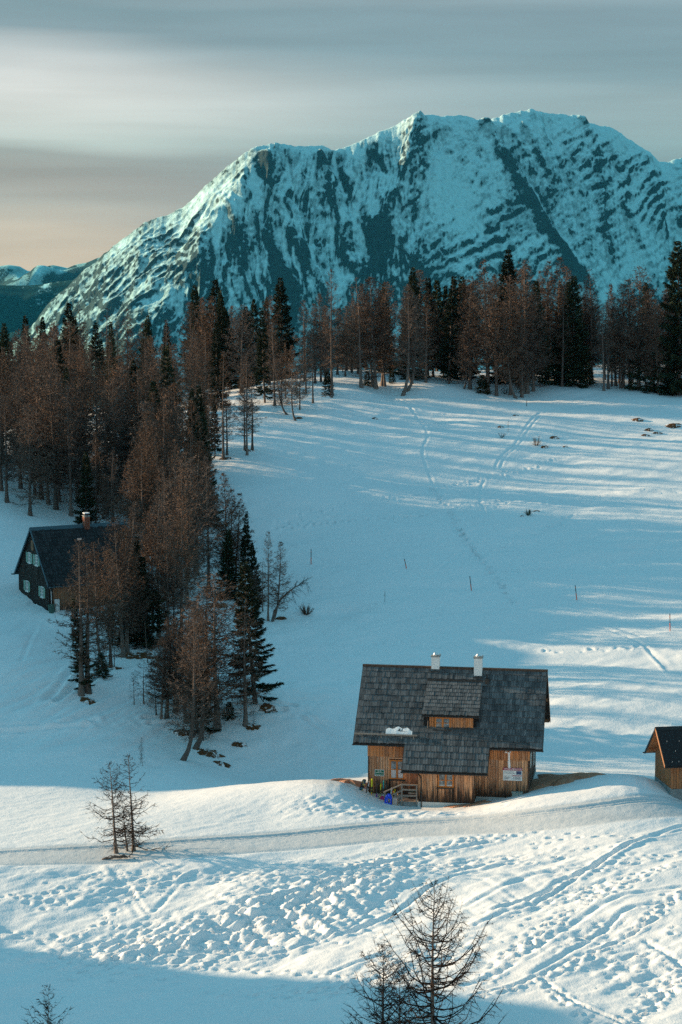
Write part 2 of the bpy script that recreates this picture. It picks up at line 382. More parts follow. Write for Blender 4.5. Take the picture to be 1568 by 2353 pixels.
TR = {'groom':[(-24.3,128.4),(-22.7,129.0),(-15.5,130.0),(-8.4,131.3),(0.0,133.9),(6.5,135.5),(15.5,134.0),(24.1,137.8),(29.4,143.4)],'ski':[[(-0.5,114.0),(0.8,115.8),(2.4,118.6),(4.4,122.5),(6.1,124.3),(8.8,126.1),(11.3,126.3)],[(0.0,113.6),(1.7,115.0),(2.9,116.1),(4.4,119.1),(6.4,121.8),(8.8,123.2),(11.1,124.1)],[(7.8,117.0),(9.3,118.6),(10.8,120.4),(12.3,121.4),(13.8,121.6)],[(9.1,115.6),(11.2,116.9),(12.6,118.1),(14.2,120.3),(15.4,121.3)],[(7.9,113.4),(9.8,115.2),(11.5,115.9),(12.7,117.6),(14.9,120.5),(16.7,123.0)],[(11.3,116.8),(12.5,118.1),(13.5,120.0),(14.9,120.8)],[(15.4,121.6),(16.9,123.5),(20.0,127.6),(22.8,130.1)],[(15.6,121.3),(18.2,125.3),(20.6,128.5),(23.0,131.1)],[(6.7,104.8),(8.6,106.0),(10.2,108.0),(12.0,110.6),(13.6,112.2),(16.3,115.8),(18.3,116.4),(20.7,117.3)],[(7.0,103.1),(9.4,104.2),(11.3,105.8),(13.1,107.4),(14.9,108.6),(16.5,110.1),(18.3,111.9)],[(10.5,105.6),(12.8,108.1),(14.7,110.5),(16.6,113.4),(17.9,114.0),(20.1,114.3)],[(0.0,124.1),(0.8,124.1),(4.3,126.6),(6.6,128.2),(10.2,129.6)],[(-0.5,108.1),(1.2,109.4),(2.5,110.1)],[(-6.9,122.3),(-4.1,122.6),(-1.4,123.3),(1.4,125.0),(4.2,126.4)],[(0.0,118.5),(1.2,120.7),(2.5,121.4)],[(11.1,104.5),(12.3,101.1),(13.8,99.4),(14.7,97.5)],[(17.2,109.1),(17.9,107.6),(18.7,105.5)],[(-8.6,114.0),(-7.4,115.0),(-5.7,115.7),(-3.5,115.7),(-2.0,117.2),(0.0,120.8)],[(-7.7,111.2),(-4.6,111.5),(-2.1,112.6),(0.0,114.2)],[(-11.6,117.6),(-10.9,119.8),(-10.2,122.9),(-9.3,124.4)],[(-14.9,125.3),(-13.7,122.3),(-12.3,117.7)],[(-14.0,124.1),(-12.9,120.9),(-11.8,117.9)],[(-17.8,114.7),(-16.7,113.3),(-14.4,111.4)]],'foot':[[(11.2,103.8),(11.7,101.8),(12.3,99.9),(13.0,98.6)],[(11.5,103.1),(12.0,101.1),(12.7,99.2),(13.1,98.1)],[(13.7,97.4),(14.9,99.2),(16.5,101.7),(17.6,103.9),(18.7,105.5)],[(14.3,97.3),(15.8,99.8),(17.1,102.0),(18.5,104.4)],[(8.5,107.0),(10.3,109.6),(11.8,112.7),(13.9,114.7),(16.4,117.1),(19.2,120.3),(21.3,121.1)],[(7.6,105.2),(9.2,107.5),(11.2,110.8),(12.9,113.1)],[(7.4,103.0),(10.0,104.1),(11.9,105.7),(14.3,107.8),(16.5,110.1),(18.2,112.6),(20.3,115.5)],[(16.0,121.1),(17.7,121.7),(19.8,122.9),(21.9,124.5)],[(12.6,127.7),(14.5,129.3),(16.6,129.2),(18.7,128.5)],[(14.4,117.8),(16.7,118.9),(18.9,120.3)],[(17.5,124.9),(18.9,127.1),(20.9,128.5)],[(0.0,121.6),(2.1,124.9),(4.3,126.6),(7.2,128.2),(10.2,130.4),(13.2,130.9)],[(0.0,124.1),(2.9,127.2),(6.5,129.2),(10.3,131.3),(14.8,132.1)],[(18.5,109.8),(19.5,110.5)],[(17.5,112.8),(18.6,113.9),(20.1,116.0)],[(-15.4,116.0),(-14.3,116.8),(-13.7,118.7),(-13.1,120.9),(-12.1,122.9),(-10.9,123.8),(-9.8,124.0)],[(-20.4,115.5),(-18.8,115.3),(-16.9,115.0),(-15.1,114.9)],[(-19.9,112.7),(-18.0,112.2),(-16.1,112.5)],[(-21.0,120.5),(-19.0,120.0),(-17.3,121.6)],[(-19.3,119.7),(-18.0,118.9),(-17.4,120.3)],[(-15.3,109.7),(-13.3,110.1),(-10.7,109.6),(-8.2,108.4)],[(-8.3,110.7),(-5.8,109.9),(-3.3,108.7),(0.0,107.3)],[(12.1,260.7),(13.9,250.0),(14.4,240.7),(15.4,231.7),(16.9,223.7),(18.3,208.2)],[(14.1,241.9),(15.5,233.3),(16.3,227.1)],[(-8.0,238.3),(-3.3,241.2),(4.7,246.5),(12.6,248.9)]],'far':[[(13.1,260.7),(19.0,265.8),(26.5,271.5),(34.3,277.6),(48.9,285.1)],[(-8.0,239.2),(-1.8,248.2),(5.5,255.2),(11.7,258.3)],[(-7.3,237.6),(-0.2,245.7),(7.4,249.7),(14.6,250.0),(21.4,253.4),(31.7,255.7),(44.4,258.2)],[(14.7,252.4),(21.5,254.7),(28.1,253.3),(35.2,257.0),(44.6,259.4)],[(11.2,296.3),(12.9,285.3),(11.0,276.1),(12.0,266.6),(12.4,259.5)],[(30.3,303.6),(27.1,290.4),(24.2,280.0),(21.6,273.3),(21.0,270.1)],[(19.1,265.1),(17.7,257.2),(18.3,247.5)],[(-7.9,235.2),(-4.1,229.1),(1.9,221.0),(5.9,218.9),(10.5,218.0),(12.4,211.4),(17.7,208.3)],[(-3.1,224.0),(2.2,222.8),(8.5,219.7)],[(9.0,308.6),(10.4,301.0),(11.4,296.3),(15.0,298.3)],[(15.5,229.4),(19.8,233.7),(25.2,241.2),(29.2,248.3)],[(15.8,220.4),(22.0,224.6),(31.0,225.1),(39.0,225.9)],[(11.0,206.4),(17.6,207.2),(23.0,206.2),(27.7,200.6),(30.6,193.6),(31.8,183.1)],[(10.3,203.7),(20.2,205.3),(26.4,200.8),(29.6,192.6),(30.3,179.3)],[(1.2,196.9),(9.3,203.6),(17.5,206.1)],[(33.2,242.4),(37.3,248.4),(43.4,252.0)],[(23.4,210.1),(27.6,210.8),(35.5,216.8)],[(10.6,221.5),(12.7,227.2),(14.2,231.7)],[(-6.4,190.9),(3.7,193.1),(13.7,190.3),(26.2,189.7),(33.4,192.2)],[(27.7,235.5),(32.9,240.0),(41.6,241.2)],[(-25.8,171.2),(-24.8,176.0),(-24.0,183.8)],[(-24.8,170.9),(-23.8,175.8),(-22.9,183.5),(-22.4,189.1)],[(-22.6,174.4),(-22.2,177.8)],[(-28.8,164.9),(-23.5,166.3),(-21.1,167.1)],[(-28.5,163.5),(-25.1,164.7),(-21.5,165.5)],[(-16.7,168.7),(-12.6,170.0),(-8.9,171.9),(-4.2,171.9)],[(-16.2,167.8),(-10.7,169.4),(-5.1,170.8)],[(-35.7,214.9),(-30.4,201.3),(-29.3,179.8)],[(-34.4,212.4),(-31.9,208.4),(-31.2,182.3)],[(-3.6,169.9),(-2.2,168.3),(0.0,166.4)],[(-3.2,170.8),(-1.7,168.7),(0.0,167.2)]]}
def tps_fit(cp):
    xy = cp[:, :2] / 100.; n = len(cp)
    d2 = ((xy[:, None] - xy[None]) ** 2).sum(-1)
    A = np.zeros((n + 3, n + 3)); A[:n, :n] = d2 * np.log(d2 + 1e-12) + .5e-4 * np.eye(n); A[:n, n] = 1; A[:n, n + 1:] = xy; A[n:, :n] = A[:n, n:].T
    return np.linalg.solve(A, np.r_[cp[:, 2], 0, 0, 0])
WT = tps_fit(CP)
def base_z(x, y):
    x = np.asarray(x, float) / 100; y = np.asarray(y, float) / 100
    z = WT[-3] + WT[-2] * x + WT[-1] * y
    for i in range(len(CP)):
        d2 = (x - CP[i, 0] / 100) ** 2 + (y - CP[i, 1] / 100) ** 2
        z = z + WT[i] * d2 * np.log(d2 + 1e-12)
    return z
def axis(parts):
    out = []
    for a, b, st in parts:
        n = max(1, int(round((b - a) / st))); out += list(a + (b - a) * np.arange(n) / n)
    return np.array(out + [parts[-1][1]])
GX = axis([(-190, -90, 5), (-90, -58, 1.2), (-58, -30, .5), (-30, 30, .16), (30, 62, .5), (62, 92, 1.5), (92, 190, 5)])
GY = axis([(-30, 60, 6), (60, 90, 1.2), (90, 148, .15), (148, 178, .25), (178, 330, .5), (330, 385, 1.0), (385, 540, 5)])
# smooth part is solved on a coarser lattice and interpolated
CXa = axis([(-190, -60, 4), (-60, 60, 1.0), (60, 190, 4)]); CYa = axis([(-30, 85, 3), (85, 385, 1.0), (385, 540, 4)])
CZg = base_z(*np.meshgrid(CXa, CYa))
def bilin(ax, ay, g, x, y):
    i = np.clip(np.searchsorted(ax, x) - 1, 0, len(ax) - 2); j = np.clip(np.searchsorted(ay, y) - 1, 0, len(ay) - 2)
    fx = (x - ax[i]) / (ax[i + 1] - ax[i]); fy = (y - ay[j]) / (ay[j + 1] - ay[j])
    return (g[j, i] * (1 - fx) + g[j, i + 1] * fx) * (1 - fy) + (g[j + 1, i] * (1 - fx) + g[j + 1, i + 1] * fx) * fy
GXX, GYY = np.meshgrid(GX, GY)
GZ = bilin(CXa, CYa, CZg, GXX, GYY)
# the slope the photographer stands on
t = sstep(0, 78, GYY); slope = -2.5 - 0.52 * np.clip(GYY, -30, 78); m = GYY < 95
GZ = np.where(m, np.minimum(np.where(GYY < 60, CZ + slope, GZ), CZ + slope), GZ)
HUT = (8.515, 147.0, 11.267, 0.15792)         # ridge middle of the main hut and its turn
def hut_world(x, y, z): c, s = math.cos(HUT[3]), math.sin(HUT[3]); return (HUT[0] + x * c + y * s, HUT[1] - x * s + y * c, HUT[2] + z)
def sub(i0, i1, j0, j1): return slice(max(j0, 0), j1), slice(max(i0, 0), i1)
def window(x0, x1, y0, y1):
    return sub(np.searchsorted(GX, x0) - 1, np.searchsorted(GX, x1) + 1, np.searchsorted(GY, y0) - 1, np.searchsorted(GY, y1) + 1)
SHIFT = {}
track_mask = np.zeros_like(GZ)
def dist_to_line(pts, reach):
    D = np.full(GZ.shape, 99.0)
    for (ax, ay), (bx, by) in zip(pts[:-1], pts[1:]):
        w = window(min(ax, bx) - reach, max(ax, bx) + reach, min(ay, by) - reach, max(ay, by) + reach)
        x = GXX[w]; y = GYY[w]
        if x.size == 0: continue
        dx, dy = bx - ax, by - ay; l2 = dx * dx + dy * dy + 1e-9
        u = np.clip(((x - ax) * dx + (y - ay) * dy) / l2, 0, 1)
        # signed distance keeps the two sides of a track apart
        d = np.hypot(x - ax - u * dx, y - ay - u * dy) * np.sign(dx * (y - ay) - dy * (x - ax))
        D[w] = np.where(np.abs(d) < np.abs(D[w]), d, D[w])
    return D
def smooth_line(pts, it=2):
    p = np.array(pts, float)
    for _ in range(it):
        q = np.empty((2 * len(p) - 2, 2)); q[0::2] = .75 * p[:-1] + .25 * p[1:]; q[1::2] = .25 * p[:-1] + .75 * p[1:]
        p = np.vstack([p[:1], q, p[-1:]])
    return [tuple(a) for a in p]
# broad rolls and wind ripple
near = sstep(170, 120, GYY); fg = sstep(131, 124, GYY) * sstep(80, 92, GYY)
groom = dist_to_line(smooth_line(TR['groom']), 6.0)
gband = np.where(np.abs(groom) < 90, groom, 99.)
onpiste = sstep(4.1, 3.4, -gband) * sstep(.9, .5, gband)       # flattened lane on the camera side of the ski grooves
r1 = GXX * .8 + GYY * .6; r2 = -GXX * .6 + GYY * .8
GZ += (1 - onpiste) * (fg * (.55 * fbm(r1 / 11, r2 / 7, 2, seed=1) + .22 * fbm(r1 / 4.5, r2 / 2.2, 3, seed=2)))
GZ += (1 - onpiste) * sstep(150, 160, GYY) * (.75 * fbm(GXX / 17, GYY / 13, 2, seed=4) + .12 * fbm(r1 / 5, r2 / 2, 2, seed=5)) * sstep(345, 320, GYY)
GZ += (1 - .7 * onpiste) * (.050 * fbm(r1 / 1.3, r2 / .55, 3, seed=6) * near + .06 * fbm(r1 / 2.2, r2 / 1.0, 2, seed=7) * sstep(140, 165, GYY))
# trampled zones
def blob(x, y, rx, ry, a=0.0):
    c, s = math.cos(a), math.sin(a); u = (GXX - x) * c + (GYY - y) * s; v = -(GXX - x) * s + (GYY - y) * c
    return np.exp(-(u / rx) ** 2 - (v / ry) ** 2)
TRAMPLE = [(-8.2, 114.5, 7, 3.0, .15, 1.0), (-12.5, 112.5, 5, 2.0, 0, .9), (-3.2, 117.5, 5, 4.5, .8, 1.0), (0.5, 121, 5, 2.5, .5, .8), (8, 124.5, 8, 1.6, .1, .55), (-5, 124, 14, 1.8, .05, .5), (13.5, 117, 5, 1.5, .5, .75), (16.5, 105.5, 3, 3, .7, .8), (4, 108.5, 6, 2.0, .5, .6), (-1, 105.5, 6, 1.2, 0, .7), (-15.5, 121, 4, 1.6, .4, .6), (1.5, 137.5, 4, 1.5, 0, .6), (6.0, 137.2, 4, 1.4, 0, .5), (-1.5, 139, 2.5, 1.6, 0, .5), (16, 122, 3, 1.2, .4, .6), (14, 110.5, 4, 1.3, .6, .55)]
for x, y, rx, ry, a, am in TRAMPLE:
    b = blob(x, y, rx, ry, a); lump = fbm(r1 / .7, r2 / .30, 3, .6, seed=9)
    GZ += am * b * ((.26 * lump - .08 * np.abs(vnoise(r1 / .55, r2 / .4, 11)) * 2))
# slip streaks that run down the roll in the middle of the foreground
for x, y, rx, ry, am in [(-2.2, 117.2, 4.4, 4.4, .36), (9.0, 109.5, 4.5, 4.5, .10), (8.6, 117.5, 3.0, 3.0, .16), (12.5, 121.0, 3.5, 2.4, .14)]:
    u = (GXX - x) * .55 - (GYY - y) * .83
    v = (GXX - x) * .83 + (GYY - y) * .55
    GZ += am * blob(x, y, rx, ry) * fbm(v / .75 + .4 * np.sin(u * .5), u / 7, 3, .6, seed=13)
GZ_LANE = bilin(CXa, CYa, CZg, GXX, GYY)
u = (GXX + 22) * .86 - (GYY - 172) * .5
GZ += .55 * blob(-23, 173, 9, 11) * fbm(u / 1.3, (GYY + GXX) / 16, 3, .6, seed=17) + .30 * blob(-3, 178, 16, 22) * fbm(GXX / 2.6, GYY / 2.0, 3, .6, seed=19)
def groove(pts, w, depth, berm=0.4, pair=0.0):
    pts = smooth_line(pts); D = dist_to_line(pts, w * 4 + pair)
    wob = 1 + .5 * fbm(GXX / 1.1, GYY / 1.1, 2, seed=21)
    global GZ
    for off in ((-pair / 2, pair / 2) if pair else (0,)):
        d = np.abs(D - off); a = np.where(np.abs(D) < 90, 1.0, 0.0)
        GZ = GZ + a * depth * wob * (-np.exp(-(d / w) ** 2) + berm * np.exp(-((d - 1.9 * w) / (.9 * w)) ** 2))
for i, l in enumerate(TR['ski']):
    groove(l, .13 + .04 * (i % 3), (.5 if i > 18 else 1) * (.085 + .03 * (i % 2)), .5)
for i, l in enumerate(TR['far']):
    left = l[0][0] < -12 and l[0][1] < 195
    groove(l, .34 if left else .20, .20 if left else .045 if i in (4, 5) else .075, .6)
for l in TR['far'][5:15:3]: groove([(x + .7, y + .4) for x, y in l], .2, .05, .5)
def stamp(x, y, ang, L, Wd, dep):
    w = window(x - L * 2.4, x + L * 2.4, y - L * 2.4, y + L * 2.4)
    gx = GXX[w] - x; gy = GYY[w] - y; c, s = math.cos(ang), math.sin(ang)
    q = np.sqrt(((gx * c + gy * s) / L) ** 2 + ((-gx * s + gy * c) / Wd) ** 2)
    GZ[w] += (.56 if y < 150 else 1.0) * dep * (-sstep(1.25, .55, q) + .45 * np.exp(-((q - 1.5) / .38) ** 2))
rr = random.Random(4)
def walk(pts, step, L, Wd, dep, skip=0.0, side=.16):
    p = smooth_line(pts); acc = 0; sgn = 1
    for (ax, ay), (bx, by) in zip(p[:-1], p[1:]):
        d = math.hypot(bx - ax, by - ay); a = math.atan2(by - ay, bx - ax)
        while acc < d:
            t = acc / max(d, 1e-6); sgn = -sgn
            if rr.random() > skip:
                stamp(ax + (bx - ax) * t - math.sin(a) * side * sgn + rr.gauss(0, .06), ay + (by - ay) * t + math.cos(a) * side * sgn + rr.gauss(0, .06), a + rr.gauss(0, .25), L * rr.uniform(.8, 1.35), Wd * rr.uniform(.8, 1.3), dep * rr.uniform(.6, 1.25))
            acc += step * rr.uniform(.85, 1.2)
        acc -= d
for i, l in enumerate(TR['foot']):
    fgd = l[0][1] < 150
    if fgd:
        walk(l, .62, .27, .17, .17, .06, .2 + .12 * (i % 3))
        if i in (4, 5, 6, 2, 3, 11, 12): walk([(x + .5, y + .35) for x, y in l], .7, .27, .17, .15, .2, .2)
    else: walk(l, 1.0, .30, .24, .22, .05, .15)
for l in TR['far'][:4] + TR['far'][10:12] + TR['far'][18:20]: walk(l, 1.1, .28, .22, .13, .25, .5)
for x, y, rx, ry, a, am in TRAMPLE:
    n = int(rx * ry * 6 * am)
    for _ in range(n):
        u, v = rr.gauss(0, .62) * rx, rr.gauss(0, .62) * ry
        px, py = x + u * math.cos(a) - v * math.sin(a), y + u * math.sin(a) + v * math.cos(a)
        if 131.2 < py < 136.5 and am > .5 and rr.random() < .9: continue
        stamp(px, py, rr.uniform(-.4, .9), rr.uniform(.18, .32), rr.uniform(.10, .17), rr.uniform(.05, .15))
lane = .92 * onpiste
GZ = GZ * (1 - lane) + lane * (GZ_LANE - .05 + .018 * fbm(r1 / .6, r2 / .3, 2, seed=25))
for off in (0.15, 0.60):                         # two pressed cross-country grooves
    GZ -= .17 * np.exp(-((gband + off) / .11) ** 2)
for off in (-.10, 0.85): GZ += .04 * np.exp(-((gband + off) / .09) ** 2)
GZ -= .10 * np.exp(-((gband + 3.8) / .22) ** 2) * (GXX < 4)
# scoured hollows on the open slope
for x, y, rx, ry, d in [(0.2, 205.5, 3.2, 2.6, -.9), (2.0, 203.3, 1.6, 1.4, .5), (12.2, 215.5, 3.5, 1.6, -.55), (34.5, 233, 2.2, 1.2, -.6), (34, 230.5, 3.0, 1.3, .3), (14.5, 318, 7, 4, .8), (8, 312, 3.5, 6, -.7)]:
    GZ += d * blob(x, y, rx, ry)
# bank that hides the foot of the hut on its right, hollow round the hut itself, two unseen hills added on the left to shade foreground and middle slope
GZ += (31.0 + 5 * vnoise(GYY / 4.0, GXX * 0, 33)) * np.exp(-((GXX + 130) / 24) ** 4) * sstep(151, 139, GYY + 5 * vnoise(GYY / 2.5, GXX / 14.0, 31)) * sstep(40, 80, GYY)
GZ += (19.2 + 5 * vnoise(GYY / 26.0, GYY * 0, 23) + 2.2 * vnoise(GYY / 5.0, GYY * 0, 27) - 8 * sstep(240, 300, GYY)) * np.exp(-((GXX + 98) / 22) ** 4) * sstep(150, 186, GYY + 9 * vnoise(GYY / 3.5, GXX * 0, 29)) * sstep(330, 250, GYY)
NY, NX = GZ.shape
V = np.stack([GXX, GYY, GZ], -1).reshape(-1, 3)
gm = np_mesh('snowy_ground', V, [grid_faces(NY, NX)], 'snow', True)
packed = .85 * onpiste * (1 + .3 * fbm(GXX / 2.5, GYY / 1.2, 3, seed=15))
hx, hy = hut_world(-7.5, -5.6, 0)[:2]; hx2, hy2 = hut_world(-1, -7.2, 0)[:2]
dirt = np.clip(.75 * blob(hx, hy, 2.6, 1.5) + .5 * blob(hx2, hy2, 4.5, .9) + .5 * blob(*hut_world(-9.5, -3.2, 0)[:2], 3, 1.4), 0, 1)
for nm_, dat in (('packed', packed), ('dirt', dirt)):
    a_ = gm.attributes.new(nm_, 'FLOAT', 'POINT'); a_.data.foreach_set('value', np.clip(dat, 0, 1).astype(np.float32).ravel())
ground = link('snowy_ground', gm, kind='structure')
ground['label'] = 'snow covered alpine pasture with footprints and ski tracks'
def gz(x, y): return float(bilin(GX, GY, GZ, np.array([x]), np.array([y]))[0])

# ------------------------------------------------------------------ far country
def px_at(Xp, Yp, d):
    """a sight line of the survey sheet -> place at depth d (used for far ridges only)"""
    P = R(6.6); a = (Xp - 784) / 4582.; b = (1176.5 - Yp) / 4582.
    r = (a, math.cos(P) + b * math.sin(P), -math.sin(P) + b * math.cos(P)); t = d / r[1]
    return (r[0] * t, d, CZ + r[2] * t)
def crest(sk, d):
    p = np.array([px_at(a, b, d) for a, b in sk]); return p[:, 0], p[:, 2]
MD = 7500.0
SK = [(-420, 1010), (-200, 900), (0, 812), (60, 765), (120, 688), (180, 635), (230, 590), (285, 548), (330, 510), (375, 496), (420, 478), (470, 430), (520, 385), (560, 352), (590, 333), (620, 328), (660, 334), (700, 336), (740, 334), (770, 345), (800, 334), (840, 318), (900, 292), (940, 270), (970, 264), (1020, 266), (1060, 266), (1095, 274), (1122, 277), (1135, 268), (1180, 258), (1218, 250), (1260, 257), (1330, 268), (1350, 283), (1400, 292), (1430, 308), (1470, 335), (1495, 350), (1515, 372), (1535, 373), (1552, 366), (1568, 362), (1640, 395), (1800, 430), (2050, 600)]
def dpt(a): return MD + .80 * max(a - 575, 0)
_q = np.array([px_at(a, b, dpt(a)) for a, b in SK]); sx_, sz_, sd_ = _q[:, 0], _q[:, 2], _q[:, 1]
mx = axis([(sx_[0], -1330, 20), (-1330, 1480, 3.6), (1480, sx_[-1], 20)]); ms = axis([(-500, -60, 40), (-60, 1000, 3.6), (1000, 1700, 20)])
MX, MS = np.meshgrid(mx, ms)
zc = np.interp(mx, sx_, sz_); yc = np.interp(mx, sx_, sd_); xs = px_at(593, 333, dpt(593))[0]
zc = zc + (8 * fbm(mx / 45., mx * 0, 3, seed=31) + 3 * vnoise(mx / 9., mx * 0, 33)) * sstep(-1350, -1100, mx)
bw = .62
wx = MX + 62 * fbm(MX / 190, MS / 230, 4, seed=35)          # warped coordinate for gullies
west = np.broadcast_to(zc, MX.shape) - bw * MS
south = np.broadcast_to(zc + .95 * np.clip(xs - mx, 0, None), MX.shape) - 1.28 * MS + 60 * (1 - np.exp(-np.clip(MS, 0, None) / 90))
south += sstep(450, 1000, MS) * .25 * (MS - 450)
hh = 28.0; f = np.clip(.5 + .5 * (south - west) / hh, 0, 1)
MZ = np.where(MX < xs + 60, south * (1 - f) + west * f - hh * f * (1 - f), south)
MZ = np.where(MS < 0, np.minimum(MZ, zc + 1.1 * MS), MZ); onwest = np.where(MX < xs + 60, f, 0.0)
east = sstep(px_at(900, 0, MD)[0], px_at(1120, 0, MD)[0], MX)
amp = sstep(0, 140, MS) * sstep(-1400, -1200, MX)
def ridged(u, v, seed): return 1 - 2 * np.abs(fbm(u, v, 2, .5, seed))
gl = ridged((wx - .30 * MS) / 150, MS / 520, 37) * .6 + ridged((wx - .22 * MS) / 62, MS / 260, 41) * .3 + ridged(wx / 26, MS / 120, 43) * .14
gr = ridged((wx - .42 * MS) / 260, MS / 620, 45) * .6 + ridged((wx - .30 * MS) / 95, MS / 330, 47) * .22 + ridged(wx / 34, MS / 110, 49) * .10
MZ += amp * ((1 - onwest) * (66 * (1 - east) * (gl - .6) + 60 * east * (gr - .6)) + onwest * (34 * (ridged((MX * .6 + MS) / 120, (MX - MS) / 300, 51) - .6) + 16 * (ridged((MX * .6 + MS) / 42, (MX - MS) / 120, 52) - .6)))
# named ribs and gullies of the face, (x px, y px) of the survey sheet, width, height
def face_pt(a, b):
    s = 100.0
    for _ in range(12):
        p = px_at(a, b, dpt(a) - s); s = max(0., s + .6 * ((np.interp(p[0], mx, zc) + .95 * max(xs - p[0], 0) - 1.28 * s + 60 * (1 - math.exp(-s / 90))) - p[2]))
    return p[0], s
for pts, wd, h in [
    ([(1112, 282), (1150, 340), (1195, 410), (1240, 480), (1285, 565), (1335, 640), (1370, 700)], 26, 52), ([(1135, 300), (1180, 360), (1225, 430), (1262, 500), (1300, 570)], 17, -34),
    ([(1340, 275), (1372, 350), (1385, 430), (1392, 520), (1410, 600)], 22, 42), ([(1400, 330), (1420, 420), (1430, 500), (1460, 590)], 20, -25),
    ([(965, 268), (960, 330), (935, 400), (905, 470), (870, 540), (850, 600)], 30, 45), ([(1010, 300), (990, 380), (975, 450), (955, 530)], 22, -42),
    ([(765, 350), (790, 420), (825, 500), (850, 570), (862, 640)], 20, -46), ([(735, 345), (755, 420), (775, 500), (800, 580)], 20, 34),
    ([(612, 345), (625, 420), (650, 500), (690, 600)], 24, 34), ([(660, 350), (675, 430), (700, 520), (735, 610)], 18, -34), ([(560, 420), (590, 500), (640, 600), (700, 690)], 20, 26),
    ([(1260, 265), (1275, 350), (1305, 430), (1330, 520)], 18, -26), ([(870, 330), (840, 400), (830, 460)], 20, -28), ([(1480, 350), (1500, 440), (1540, 560)], 22, 26), ([(1200, 280), (1230, 340), (1270, 420)], 16, 22)]:
    q = [face_pt(*p) for p in pts]; ss = np.array([a[1] for a in q]); xx = np.array([a[0] for a in q]); o = np.argsort(ss)
    c = np.interp(MS, ss[o], xx[o]); fade = sstep(ss.min() - 20, ss.min() + 40, MS) * sstep(ss.max() + 60, ss.max() - 60, MS)
    d = MX - c + 9 * fbm(MX / 40, MS / 40, 2, seed=55)
    MZ += fade * 1.0 * h * np.where(d > 0, np.exp(-np.abs(d) / (wd * 1.1)), np.exp(-(d / (wd * 1.5)) ** 2))
# beds of rock that dip across the face: snow lies on the ledges, the risers between them stay bare
leftish = (1 - east) * (1 - onwest)
dip = .22 + .42 * sstep(px_at(780, 0, MD)[0], px_at(1000, 0, MD)[0], MX)
zone = sstep(-.20, .22, fbm(MX / 190 + .4 * MZ / 190, MZ / 230, 3, .55, seed=75))
def beds(z, P, wa, wb, seed, st, riser=.30):
    w = wa * fbm(MX / 210, z / 210, 3, .55, seed=seed) + wb * fbm(MX / 34, z / 34, 3, .6, seed=seed + 4)
    q = (z - dip * MX) / P + w; f0 = np.floor(q); t = q - f0
    k0 = .16; g = np.where(t < riser, t * (1 - k0 * 2.2) / riser, (1 - k0 * 2.2) + (t - riser) * (k0 * 2.2) / (1 - riser))
    return z + st * P * (f0 + g - q)
fine_f = fbm(wx / 15, MS / 95, 3, .65, seed=69)
MZ += amp * (10 * leftish * fine_f + 5 * fbm(MX / 24, MZ / 24, 3, .6, seed=70))
st = amp * (.25 + .75 * zone) * (1 - .80 * leftish) * (1 - .6 * onwest)
MZ = beds(MZ, 58, 1.3, .45, 61, .62 * st)
MZ = beds(MZ, 17, 1.6, .9, 64, .62 * st * sstep(-.3, .2, fbm(MX / 120, MZ / 90, 2, seed=66)))
MY = yc - MS
gyv, gxv = np.gradient(MZ, ms, mx)
steep = np.hypot(gyv, gxv)
lapl = MZ - (np.roll(MZ, 5, 0) + np.roll(MZ, -5, 0) + np.roll(MZ, 5, 1) + np.roll(MZ, -5, 1)) / 4
lapb = MZ - (np.roll(MZ, 16, 0) + np.roll(MZ, -16, 0) + np.roll(MZ, 16, 1) + np.roll(MZ, -16, 1)) / 4
spk = fbm(MX / 11, MZ / 13, 3, .7, seed=67)
rock = .30 + .42 * (steep - 1.42) + .011 * np.clip(lapl, -16, 16) + .006 * np.clip(lapb, -30, 30)
rock += .16 * ridged((MX - .75 * MZ) / 95, MZ / 260, 83) * east - .06 * east
rock += .34 * fbm(MX / 230, MZ / 180, 3, .55, seed=73) + .25 * spk + .36 * leftish * fbm(MX / 85, MZ / 120, 3, .55, seed=79) - .55 * leftish * fine_f - .30 * leftish * fbm((wx - .25 * MS) / 46, MS / 240, 2, .5, seed=77)
rock += .18 * sstep(330, 20, MZ) * (1 - .5 * east) + .08 * sstep(200, -50, MZ) - .10 * leftish
rock -= .40 * sstep(34, 0, MS) * sstep(-500, -300, MX)
rock += onwest * (.16 * spk + .06) - .09 * east
for a, b, rw, rh, v in [(905, 450, 60, 75, .22), (760, 590, 150, 60, .06), (560, 560, 70, 55, .18), (400, 610, 110, 50, .16), (1010, 440, 40, 90, -.30), (1060, 520, 50, 90, -.22), (840, 600, 60, 40, .22), (1300, 620, 45, 45, .28), (1180, 450, 25, 60, .18), (650, 470, 80, 80, .10), (480, 450, 50, 40, -.25), (1330, 420, 45, 90, -.1), (1480, 500, 70, 90, -.1), (340, 670, 60, 30, -.25), (890, 625, 30, 14, -.4)]:
    p = face_pt(a, b); c = px_at(a, b, dpt(a) - p[1]); s = 1.6
    rock += v * np.exp(-((MX - c[0]) / (rw * s)) ** 2 - ((MZ - c[2]) / (rh * s)) ** 2)
rock = np.clip(rock, 0, 1)
V = np.stack([MX, MY, np.maximum(MZ, -760)], -1).reshape(-1, 3)
me = np_mesh('snowy_mountain', V, [grid_faces(len(ms), len(mx))[:, ::-1]], 'mountain_rock_and_snow', True)
a_ = me.attributes.new('rock', 'FLOAT', 'POINT'); a_.data.foreach_set('value', rock.astype(np.float32).ravel())
mtn = link('snowy_mountain', me, kind='structure'); mtn['label'] = 'broad snow streaked rock mountain rising behind the tree line'
